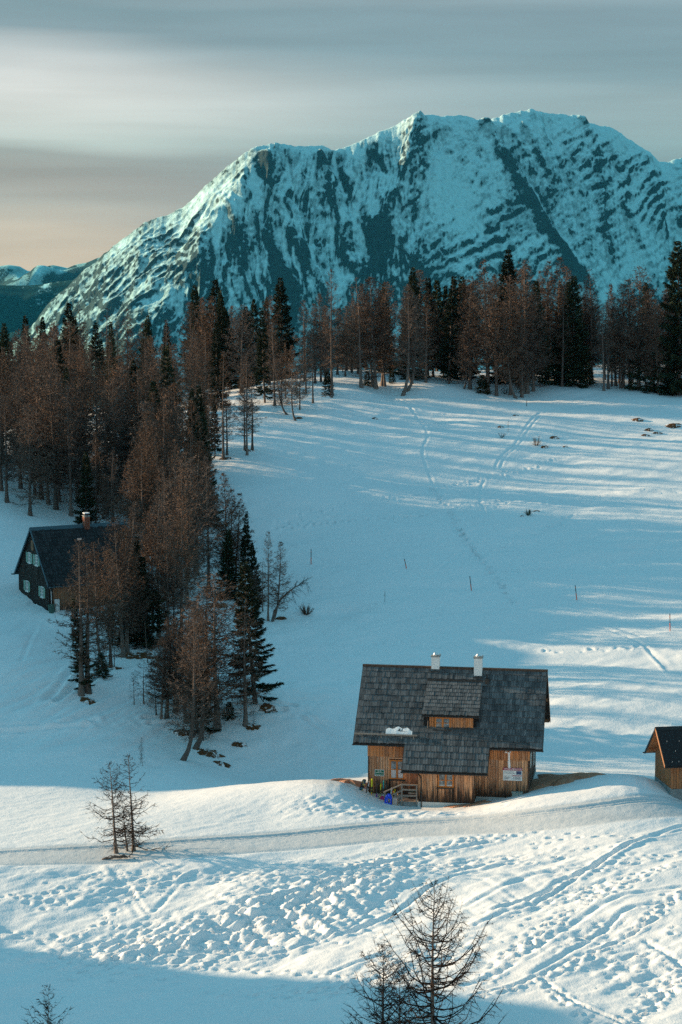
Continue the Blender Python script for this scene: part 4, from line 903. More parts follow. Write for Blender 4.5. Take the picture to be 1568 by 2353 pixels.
ski(-4.22, -9.4, .11, 1.30, 'ski_white', 'short pale ski behind the blue sledge', .10, y=-4.95)
ski(-4.05, -9.42, .10, 1.22, 'ski_yellow', 'short yellow ski leaning behind the blue sledge', .16, y=-4.9)
t = on_hut('snowboard', -6.62, -5.0, -9.05, 'black snowboard with blue and yellow print leaning at the hut corner', 'snowboard'); t.rotation_euler = (-.06, .36, -HUT[3])
P_ = [(math.cos(a) * .15, .15 + math.sin(a) * .15) for a in [math.pi + math.pi * i / 8 for i in range(9)]] + [(math.cos(a) * .15, 1.45 + math.sin(a) * .15) for a in [math.pi * i / 8 for i in range(9)]]
MB().prism([(x, -.012, z) for x, z in P_], (0, .02, 0)).build('deck', 'snowboard_print', t)
for z in (.5, 1.05): MB().box(-.13, .13, -.06, -.013, z - .06, z + .06).box(-.11, .11, -.17, -.061, z - .09, z - .04).build('binding', 'black_plastic', t)
t = on_hut('magenta_sledge', -4.78, -5.02, -9.38, 'low magenta plastic sledge leaning among the ski tails', 'sledge'); t.rotation_euler = (-.3, 0, -HUT[3])
m = MB().prism([(math.cos(a) * .20, 0, .30 + math.sin(a) * .30) for a in [2 * math.pi * i / 14 for i in range(14)]], (0, .03, 0)); m.build('pan', 'ski_magenta', t)
MB().tube([(math.cos(a) * .20, -.02, .30 + math.sin(a) * .30) for a in [2 * math.pi * i / 14 for i in range(15)]], .025, 5, False).build('rim', 'ski_magenta', t)
# blue plastic sledge with cut-outs
t = on_hut('blue_sledge', -4.25, -5.75, -9.55, 'bright blue plastic sledge with cut-outs standing on end in the snow', 'sledge'); t.rotation_euler = (-.16, .05, -HUT[3])
m = MB()
def rib(pts, w): m.tube([(x, -.02, z) for x, z in pts], w, 6)
out = [(-.22, .0), (-.24, .35), (-.23, .75), (-.17, 1.0), (-.07, 1.13), (.07, 1.13), (.17, 1.0), (.23, .75), (.24, .35), (.22, .0)]
rib(out, .05); rib([(-.22, .04), (.22, .04)], .05); rib([(-.22, .45), (.22, .45)], .06); rib([(-.2, .86), (.2, .86)], .055); rib([(-.08, .45), (-.08, .86)], .05); rib([(.08, .05), (.08, .45)], .04); rib([(-.08, .05), (-.08, .45)], .04); rib([(-.02, .86), (.0, 1.1)], .05)
m.box(-.2, .2, .012, .03, .0, .5); m.box(-.10, .10, -.02, .02, .9, 1.08)
m.build('shell', 'blue_plastic', t)
MB().tube([(-.16, -.05, .1), (-.18, -.09, .6), (-.12, -.05, .95)], .03, 6).tube([(.16, -.05, .1), (.18, -.09, .6), (.12, -.05, .95)], .03, 6).build('runner', 'blue_plastic', t)
# wooden sledge with woven seat
t = on_hut('wooden_sledge', -3.72, -5.85, -9.55, 'wooden sledge with a brown woven seat leaning upright against the porch rail', 'sledge'); t.rotation_euler = (-.2, .0, -HUT[3])
for s in (-1, 1): MB().tube([(s * .19, 0, 0), (s * .19, -.02, .6), (s * .18, .0, 1.1), (s * .17, .10, 1.32), (s * .17, .22, 1.36)], .026, 6).build('runner', 'sled_wood', t)
MB().box(-.17, .17, -.06, -.035, .08, .92).build('seat', 'woven', t)
MB().box(-.18, .18, -.032, -.008, .12, .18).box(-.18, .18, -.032, -.008, .78, .84).build('crossbar', 'sled_wood', t)
# snow left on the roof
m = MB(); n_ = 22
sn = on_hut('roof_snow', -3.6, -4.35, rz(4.35) + .0, 'small melting snow patch behind the log on the roof', 'snow patch')
top = []; 
for i in range(n_ + 1):
    u = i / n_; x = -1.0 + 1.95 * u; hgt = .16 * (.20 * math.sin(math.pi * min(1, u * 1.3)) ** .6 if u < .75 else .10 * (1 - u) * 4 * .6) + .012 * math.sin(i * .9); hgt = max(hgt, .03)
    y1 = .14 + .16 * math.sin(math.pi * u) + .06 * math.sin(i * .8)
    a = Vector((x, -.22, -.22 * K + .02)); b = Vector((x, -.18, -.18 * K + .06 + hgt * .8)); c = Vector((x, .08, .08 * K + .06 + hgt)); e = Vector((x, y1, y1 * K + .07)); top += [a, b, c, e]
m.add(top, [(4 * i + j, 4 * i + 4 + j, 4 * i + 5 + j, 4 * i + 1 + j) for i in range(n_) for j in range(3)])
m.build('snow', 'snow', sn, smooth=True)
# ---- gravel at the hut foot
def patch(name, pts, mat, label, lift=.05, dome=.0, step=.3, kind='stuff', seed=0, rough=.05, parent=None, cat=None):
    """ground cover with an uneven outline that follows the ground"""
    P = np.array(pts); c = P.mean(0); 
    ang = np.arctan2(P[:, 1] - c[1], P[:, 0] - c[0]); rad = np.hypot(P[:, 0] - c[0], P[:, 1] - c[1]); o = np.argsort(ang)
    n = 48; rings = 7; V = []; F = []
    for j in range(rings + 1):
        for i in range(n):
            a = -math.pi + 2 * math.pi * i / n
            r = np.interp(a, np.r_[ang[o] - 2 * math.pi, ang[o], ang[o] + 2 * math.pi], np.tile(rad[o], 3)) * (1 + .16 * math.sin(a * 7 + seed) + .12 * math.sin(a * 13 + 2 * seed)) * j / rings
            x, y = c[0] + r * math.cos(a), c[1] + r * math.sin(a); q = j / rings
            V.append((x, y, gz(x, y) + lift * (1 - q ** 6) - .12 * q ** 8 + dome * (1 - q * q) + rough * float(vnoise(x * 3.1, y * 3.1, seed)) * (1 - q)))
    for j in range(rings):
        for i in range(n):
            F.append((j * n + i, j * n + (i + 1) % n, (j + 1) * n + (i + 1) % n, (j + 1) * n + i))
    me = bpy.data.meshes.new(name); me.from_pydata(V, [], F); me.materials.append(MATS[mat]); me.update()
    o = link(name, me, kind=kind)
    if label: o['label'] = label
    return o
hp = lambda *L: [hut_world(x, y, 0)[:2] for x, y in L]
patch('gravel', hp((6.0, -3.6), (7.5, -3.6), (9.6, -2.9), (11.0, -1.2), (10.4, 1.0), (8.3, 2.6), (6, 2.6)), 'gravel', 'brown gravel bared beside the right end of the hut', .10, .25, seed=1)
patch('gravel', hp((2.1, -6.3), (3.2, -5.9), (3.4, -4.8), (2.1, -4.5), (.5, -6.6), (-.5, -6.3)), 'gravel', 'gravel strip at the foot of the annex', .07, .05, seed=2)
patch('gravel', hp((-6.3, -3.6), (-8.4, -3.2), (-9.2, -1.8), (-8, -.8), (-6.2, -1.2)), 'gravel', 'gravel strip left of the hut', .08, .16, seed=3)

# ---- dark cabin on the left
LB = 7.9
def cabin_frame(ox, oy, oz, r): return lambda x, y, z: (ox + x * math.cos(r) + y * math.sin(r), oy - x * math.sin(r) + y * math.cos(r), oz + z)
CR = -.493; cw = cabin_frame(-32.2, 205.0, 14.6, CR)
cabin = empty('dark_cabin', cw(0, 0, -LB), -CR, 'dark stained cabin with steep roof and pale green shutters among the larches', 'cabin')
o_ = (0, 0, LB); CK = 1.02; CRUN = 5.25; CL = 10.5
def cz(y): return -CK * abs(y)
MB().prism([(.27, -4.55, -9.6), (.27, 4.55, -9.6), (.27, 4.55, cz(4.55) - .2), (.27, 0, -.22), (.27, -4.55, cz(4.55) - .2)], (9.75, 0, 0)).build('wall', 'dark_wood', cabin, o_)
wins = [(-3.05, -7.45), (.95, -7.0), (-1.55, -4.35), (.35, -4.15)]
wh = [(4.6 + y - .40 - .05, 4.6 + y + .45, z - .05, z + 1.05) for y, z in wins]
wins = [(-2.75, -6.85), (1.85, -6.85), (-1.25, -3.75), (.95, -3.75)]
hol = [(4.6 - y - .5, 4.6 - y + .5, z - .1, z + 1.15) for y, z in wins]
boards(cabin, 'dark_plank', (.268, 4.6, 0), (0, -1, 0), (-1, 0, 0), 9.2, -5.15, 0, [h for h in hol if h[2] > -5], .24, .05, off=o_, zhi_f=lambda u: cz(4.6 - u) - .2)
boards(cabin, 'dark_plank', (.268, 4.6, 0), (0, -1, 0), (-1, 0, 0), 9.2, -9.0, -5.16, [h for h in hol if h[2] < -5], .24, .03, off=o_)
boards(cabin, 'porch_plank', (.7, -4.552, 0), (1, 0, 0), (0, -1, 0), 9.2, -8.4, -5.0, [], .26, .03, off=o_)
boards(cabin, 'dark_plank', (10.022, -4.6, 0), (0, 1, 0), (1, 0, 0), 9.2, -8.4, 0, [], .3, .03, off=o_, zhi_f=lambda u: cz(4.6 - u) - .2)
for i, (y, z) in enumerate(wins):
    window(cabin, (.25, y + .42, z), (0, -1, 0), (-1, 0, 0), .84, 1.08, 2, 3, frame='white_paint', fr=.07, sill='white_paint', off=o_, mid=.07)
    for s in (-1, 1):
        y0 = y + s * .70; m = MB()
        m.box(.15, .20, y0 - .24, y0 + .24, z, z + .50).box(.15, .20, y0 - .24, y0 + .24, z + .53, z + 1.05).box(.165, .195, y0 - .21, y0 + .21, z + .03, z + 1.02)
        m.build('shutter', 'green_paint', cabin, o_)
MB().box(.17, .27, -.35, .35, -2.35, -1.3).build('loft_hatch', 'rafter_wood', cabin, o_)
r_ = MB()
for sg_ in (-1, 1):
    r_.hexa([(0, 0, -.18), (CL, 0, -.18), (CL, sg_ * CRUN, cz(CRUN) - .18), (0, sg_ * CRUN, cz(CRUN) - .18)], [(0, 0, 0), (CL, 0, 0), (CL, sg_ * CRUN, cz(CRUN)), (0, sg_ * CRUN, cz(CRUN))])
r_.build('roof', 'felt', cabin, o_)
ct = shingle_meshes(.5, .62, .03, 'dark_tile', 4, True)
csl = math.hypot(1, CK)
tl = shingle_field(ct, (0, 0, .015), (1, 0, 0), (0, -1, -CK), (0, -CK, 1), CL, CRUN * csl, .5, .46, mw=.5, ml=.46)
tl.sort(key=lambda q: q[1].translation.x)
spread_pieces('roof_tile', [(m_, Matrix.Translation(o_) @ M) for m_, M, s in tl], cabin, 300, 'roof_tiles', 'dark_tile')
for sg_ in (-1, 1):
    m = MB(); m.hexa([(-.06, 0, -.24), (-.004, 0, -.24), (-.004, sg_ * CRUN, cz(CRUN) - .24), (-.06, sg_ * CRUN, cz(CRUN) - .24)], [(-.06, 0, .05), (-.004, 0, .05), (-.004, sg_ * CRUN, cz(CRUN) + .05), (-.06, sg_ * CRUN, cz(CRUN) + .05)])
    m.build('verge_board', 'teal_metal', cabin, o_)
MB().prism([(-.08, -.32, -.26), (-.08, 0, .09), (-.08, .32, -.26), (-.08, 0, .02)], (CL + .16, 0, 0)).build('ridge_cap', 'teal_metal', cabin, o_)
gutter(cabin, (-.1, -CRUN - .1, cz(CRUN) - .08), (CL + .1, -CRUN - .1, cz(CRUN) - .08), o_, .11, 'teal_metal')
gutter(cabin, (-.3, CRUN + .1, cz(CRUN) - .08), (CL + .1, CRUN + .1, cz(CRUN) - .08), o_, .11)
MB().tube([(.05, -CRUN - .1, -5.5), (.45, -4.75, -6.0), (.5, -4.7, -8.2)], .045).build('downpipe', 'steel', cabin, o_)
# brick chimney: real bricks in courses
cc = MB().box(5.82, 6.40, -.45, .13, -1.2, .95).build('chimney', 'brick_mortar', cabin, o_)
bm_ = MB().box(-.088, .088, -.02, .02, -.035, .035).mesh('brick', 'brick')
for r in range(16):
    z = -.68 + r * .098 + LB
    for i in range(3):
        u = (i - 1) * .193 + (.03 if r % 2 else -.02)
        for loc, rot in (((6.11 + u, -.455, z), 0), ((5.815, -.16 + u, z), R(90))):
            o = link('brick', bm_, cc); o.location = loc; o.rotation_euler = (0, 0, rot)
MB().box(5.77, 6.45, -.50, .18, .951, 1.02).build('cap', 'grey_concrete', cc, o_)
MB().box(5.88, 6.34, -.39, .07, 1.022, 1.22).build('hood', 'black_plastic', cc, o_)
MB().box(5.82, 6.40, -.45, .13, 1.222, 1.30).build('cap_snow', 'snow', cc, o_)
sk = MB().box(4.55, 5.05, -1.50, -1.10, cz(1.3) - .05, cz(1.3) + .14).build('skylight', 'steel', cabin, o_)
# lean-to shed wing of the cabin and bins beside it
t = empty('water_butt', (*cw(.35, -5.05, 0)[:2], 0), 0, 'green plastic tub standing in front of the dark cabin corner', 'tub')
t.location.z = gz(t.location.x, t.location.y) - .1
MB().tube([(0, 0, 0), (0, 0, .1), (0, 0, .85)], [.26, .28, .36], 12).build('body', 'green_plastic', t); MB().tube([(0, 0, .851), (0, 0, .92)], .40, 12).build('rim', 'green_plastic', t)
t = empty('milk_churn', (*cw(1.0, -4.95, 0)[:2], 0), 0, 'pale metal drum against the brown boards of the dark cabin', 'drum')
t.location.z = gz(t.location.x, t.location.y) + .5
MB().tube([(0, 0, -.6), (0, 0, .75)], .27, 12).build('body', 'white_plaster', t); MB().tube([(0, 0, .751), (0, 0, .80)], .28, 12).build('lid', 'steel', t)

# ---- small shed at the right
RB = 4.75; RR_ = -.149; rw = cabin_frame(22.694, 141.0, 8.048, RR_)
shed = empty('timber_shed', rw(0, 0, -RB), -RR_, 'small timber shed with black felt roof at the right edge', 'shed')
o_ = (0, 0, RB); SKs = 2.266 / 2.363; SRF, SRB, SL = 2.363, 2.419, 7.0
def szz(y): return -SKs * abs(y)
MB().prism([(.64, -1.75, -5.2), (.64, 1.9, -5.2), (.64, 1.9, szz(1.9) - .16), (.64, 0, -.2), (.64, -1.75, szz(1.75) - .16)], (5.8, 0, 0)).build('wall', 'dark_wood', shed, o_)
boards(shed, 'shed_plank', (.638, 1.92, 0), (0, -1, 0), (-1, 0, 0), 3.7, -4.05, 0, [], .17, .03, off=o_, zhi_f=lambda u: szz(1.92 - u) - .16)
boards(shed, 'shed_plank', (.62, -1.752, 0), (1, 0, 0), (0, -1, 0), 5.8, -4.1, -1.8, [], .2, .03, off=o_)
MB().box(.60, .645, -1.80, 1.95, -5.3, -4.06).box(.60, 6.5, -1.81, -1.752, -5.3, -4.12).build('plinth', 'grey_concrete', shed, o_)
r_ = MB()
for sg_, run in ((-1, SRF), (1, SRB)):
    r_.hexa([(0, 0, -.13), (SL, 0, -.13), (SL, sg_ * run, szz(run) - .13), (0, sg_ * run, szz(run) - .13)], [(0, 0, 0), (SL, 0, 0), (SL, sg_ * run, szz(run)), (0, sg_ * run, szz(run))])
ro = r_.build('roof', 'felt', shed, o_)
hk = MB().box(-.012, .012, -.05, .0, .0, .09).mesh('snow_hook', 'steel')
for row, st in ((.9, .9), (1.5, .9), (2.15, .5)):
    x = .55 + (.45 if row == 1.5 else 0)
    while x < 6.5:
        o = link('snow_hook', hk, ro); o.location = (x, -row, szz(row) + RB); x += st
for sg_, run in ((-1, SRF), (1, SRB)):
    m = MB(); m.hexa([(-.05, 0, -.20), (-.003, 0, -.20), (-.003, sg_ * run, szz(run) - .20), (-.05, sg_ * run, szz(run) - .20)], [(-.05, 0, .035), (-.003, 0, .035), (-.003, sg_ * run, szz(run) + .035), (-.05, sg_ * run, szz(run) + .035)])
    m.build('verge_board', 'shed_plank' if sg_ < 0 else 'brown_metal', shed, o_)
    m = MB(); m.hexa([(.0, 0, -.16), (.62, 0, -.16), (.62, sg_ * (run - .05), szz(run - .05) - .16), (.0, sg_ * (run - .05), szz(run - .05) - .16)], [(.0, 0, -.132), (.62, 0, -.132), (.62, sg_ * (run - .05), szz(run - .05) - .132), (.0, sg_ * (run - .05), szz(run - .05) - .132)])
    m.build('soffit', 'upper_plank', shed, o_)
MB().prism([(-.06, -.22, -.18), (-.06, 0, .05), (-.06, .22, -.18), (-.06, 0, .01)], (SL, 0, 0)).build('ridge_cap', 'brown_metal', shed, o_)
gutter(shed, (-.06, -SRF - .08, szz(SRF) - .08), (SL, -SRF - .08, szz(SRF) - .08), o_, .07); gutter(shed, (-.15, SRB + .08, szz(SRB) - .08), (SL, SRB + .08, szz(SRB) - .08), o_, .08)
for y, z in ((1.8, szz(1.8) - .35), (-1.65, szz(1.65) - .35)): MB().box(.06, .64, y - .08, y + .08, z - .1, z + .1).build('purlin', 'upper_plank', shed, o_)

# ------------------------------------------------------------------ trees
def tube_np(pts, rad, n):
    pts = np.asarray(pts, float); m = len(pts); d = np.gradient(pts, axis=0); d /= np.linalg.norm(d, axis=1)[:, None] + 1e-9
    ref = np.where(np.abs(d[:, 2:3]) < .9, np.array([[0, 0, 1.]]), np.array([[1., 0, 0]]))
    a = np.cross(d, ref); a /= np.linalg.norm(a, axis=1)[:, None] + 1e-9; b = np.cross(d, a)
    t = 2 * np.pi * np.arange(n) / n
    V = pts[:, None] + (a[:, None] * np.cos(t)[None, :, None] + b[:, None] * np.sin(t)[None, :, None]) * np.asarray(rad)[:, None, None]
    i = np.arange(m - 1)[:, None] * n; j = np.arange(n)[None]; jn = (j + 1) % n
    F = np.stack([i + j, i + jn, i + n + jn, i + n + j], -1).reshape(-1, 4)
    return V.reshape(-1, 3), F
class Acc:
    def __init__(s): s.v = []; s.q = []; s.t = []; s.n = 0
    def add(s, V, F):
        F = np.asarray(F) + s.n; (s.q if F.shape[1] == 4 else s.t).append(F); s.v.append(V); s.n += len(V)
    def blades(s, base, tip, w, r):
        """thin tapered slivers, one triangle each"""
        d = tip - base; a = np.cross(d, r.normal(size=d.shape)); a /= np.linalg.norm(a, axis=1)[:, None] + 1e-9; a *= w[:, None] / 2
        n = len(base); V = np.stack([base - a, base + a, tip], 1).reshape(-1, 3); s.add(V, np.arange(3 * n).reshape(-1, 3))
    def mesh(s, name, mat, smooth=False):
        F = [np.concatenate(x) for x in (s.q, s.t) if x]
        return np_mesh(name, np.concatenate(s.v), F, mat, smooth)
def trunk_line(H, r, bend=0.0, wob=.006, lean=0.0):
    z = np.linspace(0, 1, 15); az = r.uniform(0, 6.28)
    off = wob * H * np.stack([np.sin(z * 5 + az), np.cos(z * 6.3 + az)], -1) * z[:, None]
    x = off[:, 0] + bend * (np.exp(-z * 9) - 1) * 1.0
    return np.stack([x, off[:, 1], z * H], -1)
def larch(seed, H, cr=.13, cb=.22, nb=120, sec=5.0, tw=6, w=.02, rise=(-.25, .75), droop=0.0, bend=0.0, tr=.0125, shape=.75, mat='larch_twigs', secl=.32, curl=.5, kink=.15, low=.5, bw=1.0, gap=0.0, sw=1.25):
    r = np.random.default_rng(seed); T = trunk_line(H, r, bend); hs = T[:, 2]
    rad = tr * H * (1 - .93 * (hs / H) ** .85); rad[0] *= 1.45; rad[1] *= 1.08
    A = Acc(); A.add(*tube_np(np.vstack([T[:1] - [0, 0, .35], T]), np.r_[rad[0] * 1.2, rad], 8)); trunk = A.mesh('trunk', 'larch_bark', True)
    C = Acc(); B0 = []; B1 = []; BW = []
    h = cb + (1 - cb) * np.sort(r.random(nb) ** .92); az = np.arange(nb) * 2.39996 + r.normal(0, .5, nb)
    for i in range(nb):
        t = (h[i] - cb) / (1 - cb); L = cr * H * ((1 - t) ** shape) * (low + (1 - low) * min(1, t * 4 + .25)) * r.uniform(.55, 1.2) + .05
        if gap and r.random() < gap * (1 - t): continue
        p0 = np.array([np.interp(h[i] * H, hs, T[:, k]) for k in range(3)]); d = np.array([math.cos(az[i]), math.sin(az[i]), 0])
        sl = rise[0] + (rise[1] - rise[0]) * t + r.normal(0, .12); n = 6; u = np.linspace(0, 1, n)
        zc_ = L * (sl * u + (curl * u ** 2.2 - droop * np.sin(u * np.pi) * .5))
        P = p0 + d * (L * u)[:, None] * (1 - .12 * u[:, None]); P[:, 2] += zc_
        P[1:] += r.normal(0, kink * L / n, (n - 1, 3)) * np.array([1, 1, .6])
        C.add(*tube_np(P, bw * (.0035 * H / 14 + .011 * L) * (1 - .8 * u) * .9, 3))
        ns = max(2, r.poisson(sec * L)); s = r.uniform(.12, 1, ns) ** .8; q = np.stack([np.interp(s, u, P[:, k]) for k in range(3)], -1)
        side = np.array([-d[1], d[0], 0]); sg = r.choice([-1, 1], ns)
        dirs = side * sg[:, None] * r.uniform(.3, 1, ns)[:, None] + d * r.uniform(.2, 1.0, ns)[:, None] + np.array([0, 0, 1]) * (r.normal(.05 - droop, .45, ns))[:, None]
        dirs /= np.linalg.norm(dirs, axis=1)[:, None]; ln = L * secl * r.uniform(.4, 1.2, ns) * (1.15 - .5 * s) + .12
        e = q + dirs * ln[:, None]; B0.append(q); B1.append(e); BW.append(np.full(ns, w * sw))
        k_ = np.repeat(np.arange(ns), tw); v = r.uniform(.1, 1, len(k_)); b = q[k_] + dirs[k_] * (ln[k_] * v)[:, None]
        dd = dirs[k_] * .7 + r.normal(0, .55, (len(k_), 3)); dd[:, 2] += .12 - droop * .9; dd /= np.linalg.norm(dd, axis=1)[:, None]
        B0.append(b); B1.append(b + dd * (r.uniform(.10, .34, len(k_)) * (H / 14) ** .5)[:, None]); BW.append(np.full(len(k_), w))
        # the branch's own tip shoots
        m = max(3, int(L * 5)); v = r.uniform(.2, 1, m); b = np.stack([np.interp(v, u, P[:, k]) for k in range(3)], -1)
        dd = d * .5 + r.normal(0, .5, (m, 3)); dd[:, 2] += .25 - droop; dd /= np.linalg.norm(dd, axis=1)[:, None]
        B0.append(b); B1.append(b + dd * r.uniform(.08, .3, m)[:, None]); BW.append(np.full(m, w))
    C.blades(np.concatenate(B0), np.concatenate(B1), np.concatenate(BW), r)
    return trunk, C.mesh('crown', mat)
def spruce(seed, H, cr=.12, cb=.06, nb=150, dens=46, w=.075, shape=.85, droop=.35, ragged=.35):
    r = np.random.default_rng(seed); T = trunk_line(H, r, 0, .003); hs = T[:, 2]; rad = .013 * H * (1 - .95 * (hs / H))
    A = Acc(); A.add(*tube_np(np.vstack([T[:1] - [0, 0, .35], T]), np.r_[rad[0] * 1.2, rad], 7)); trunk = A.mesh('trunk', 'larch_bark', True)
    C = Acc(); B0 = []; B1 = []; BW = []
    h = cb + (1 - cb) * np.sort(r.random(nb) ** .95); az = np.arange(nb) * 2.39996 + r.normal(0, .4, nb); lay = .5 + .5 * np.sin(h * 60 + seed)
    for i in range(nb):
        t = (h[i] - cb) / (1 - cb); L = cr * H * ((1 - t) ** shape) * (1 - ragged * r.random()) * (.75 + .35 * lay[i]) + .12
        p0 = np.array([np.interp(h[i] * H, hs, T[:, k]) for k in range(3)]); d = np.array([math.cos(az[i]), math.sin(az[i]), 0]); side = np.array([-d[1], d[0], 0])
        u = np.linspace(0, 1, 5); sl = .55 * t - droop * (1 - t)
        P = p0 + d * (L * u)[:, None]; P[:, 2] += L * (sl * u + .22 * u ** 2.5)
        C.add(*tube_np(P, .02 * L * (1 - .7 * u) + .008, 3))
        n = int(dens * L) + 6; v = r.uniform(.12, 1, n) ** .75; b = np.stack([np.interp(v, u, P[:, k]) for k in range(3)], -1)
        sg = r.choice([-1, 1], n); dd = side * (sg * r.uniform(.2, 1, n))[:, None] + d * r.uniform(.3, .9, n)[:, None]; dd[:, 2] += r.normal(-.38, .30, n)
        dd /= np.linalg.norm(dd, axis=1)[:, None]; ln = (.20 + .42 * L * (1 - v) + .10) * r.uniform(.5, 1.1, n)
        B0.append(b); B1.append(b + dd * np.minimum(ln, .85)[:, None]); BW.append(np.full(n, w) * r.uniform(.7, 1.6, n))
    C.blades(np.concatenate(B0), np.concatenate(B1), np.concatenate(BW), r)
    # leader
    return trunk, C.mesh('crown', 'spruce_needles')
KH = 14.0
PROTO = {
 'L': [larch(100 + i, KH, cr=[.20, .18, .22, .17, .20][i], cb=[.10, .16, .14, .20, .08][i], nb=165, sec=5, tw=6, w=.040, bw=1.5, shape=[.7, .8, .65, .75, .85][i]) for i in range(5)],
 'Lt': [larch(120 + i, KH, cr=[.15, .16, .14, .17][i], cb=[.08, .24, .14, .30][i], nb=125, sec=4.2, tw=5, w=.036, bw=1.4, shape=.7, rise=(-.45, .5), gap=.25) for i in range(4)],
 'Lc': [larch(140 + i, KH, cr=.19, cb=[.14, .2, .24][i], nb=150, sec=4.8, tw=6, w=.038, bw=1.5, bend=[-.9, .8, -.6][i]) for i in range(3)],
 'S': [spruce(160 + i, KH, cr=[.19, .16, .21, .17][i], nb=[210, 180, 230, 200][i], w=.105, dens=58, ragged=[.3, .45, .35, .5][i], cb=[.05, .08, .03, .1][i]) for i in range(4)],
 'Sb': [spruce(180 + i, 4.0, cr=[.34, .27, .40][i], cb=.02, nb=100, dens=40, w=.06, shape=.7) for i in range(3)],
 'Lp': [larch(190 + i, 4.0, cr=[.17, .14, .2][i], cb=.14, nb=46, sec=5, tw=4, w=.018, tr=.010, mat='bare_twigs', gap=.2, secl=.4) for i in range(3)],
}
NAME = {'L': 'larch_tree', 'Lt': 'larch_tree', 'Lc': 'larch_tree', 'S': 'spruce_tree', 'Sb': 'young_spruce', 'Lp': 'larch_sapling'}
PH = {'L': KH, 'Lt': KH, 'Lc': KH, 'S': KH, 'Sb': 4.0, 'Lp': 4.0}
CATS = {'larch_tree': 'tree', 'spruce_tree': 'tree', 'young_spruce': 'shrub', 'larch_sapling': 'sapling'}
ZT = {'island': 'in the wooded clump between dark cabin and snowfield', 'edge': 'at the left forest edge above the open snowfield', 'line': 'in the tree line along the top of the snowfield', 'sky': 'in the crowded back rows of the forest below the mountain', 'slope': 'in the dense forest on the left hillside'}
KT = {'L': 'bushy brown larch', 'Lt': 'slender bare larch', 'Lc': 'curved bare larch', 'S': 'dark green spruce', 'Sb': 'low dark young spruce', 'Lp': 'thin bare sapling'}
def spot(z, x, y):
    if z == 'slope': return 'at the far left of the hillside forest' if x < -38 else 'above the dark cabin roof in the hillside forest' if x < -28 else 'above the dark cabin chimney in the hillside forest' if x < -20 else 'right in the hillside forest near the open snow'
    if z == 'sky': return 'in the back rows below the distant peaks' if x < -38 else 'in the back rows below the sunlit mountain flank' if x < -10 else 'in the back rows below the dark mountain gully' if x < 18 else 'in the back rows below the mountain summit'
    if z == 'line': return 'in the tree line left of the ski trace' if x < 11 else 'in the dark group right of the ski trace' if x < 22 else 'in the foremost part of the tree line' if x < 32 else 'in the tree line before its gap' if x < 42 else 'near the right end of the tree line'
    if z == 'edge': return 'at the snow gap inside the left forest' if x < -18 else 'at the forest edge by the upper snow slope' if x < -12 else 'on the upper snow slope below the saddle'
    return 'in the front of the wooded clump' if y < 178 else 'in the clump before the dark cabin' if x < -19 else 'in the rear of the wooded clump'
PL = {'L': 'bushy larches', 'Lt': 'slender larches', 'Lc': 'curved larches', 'S': 'spruces', 'Sb': 'young spruces', 'Lp': 'larch saplings'}
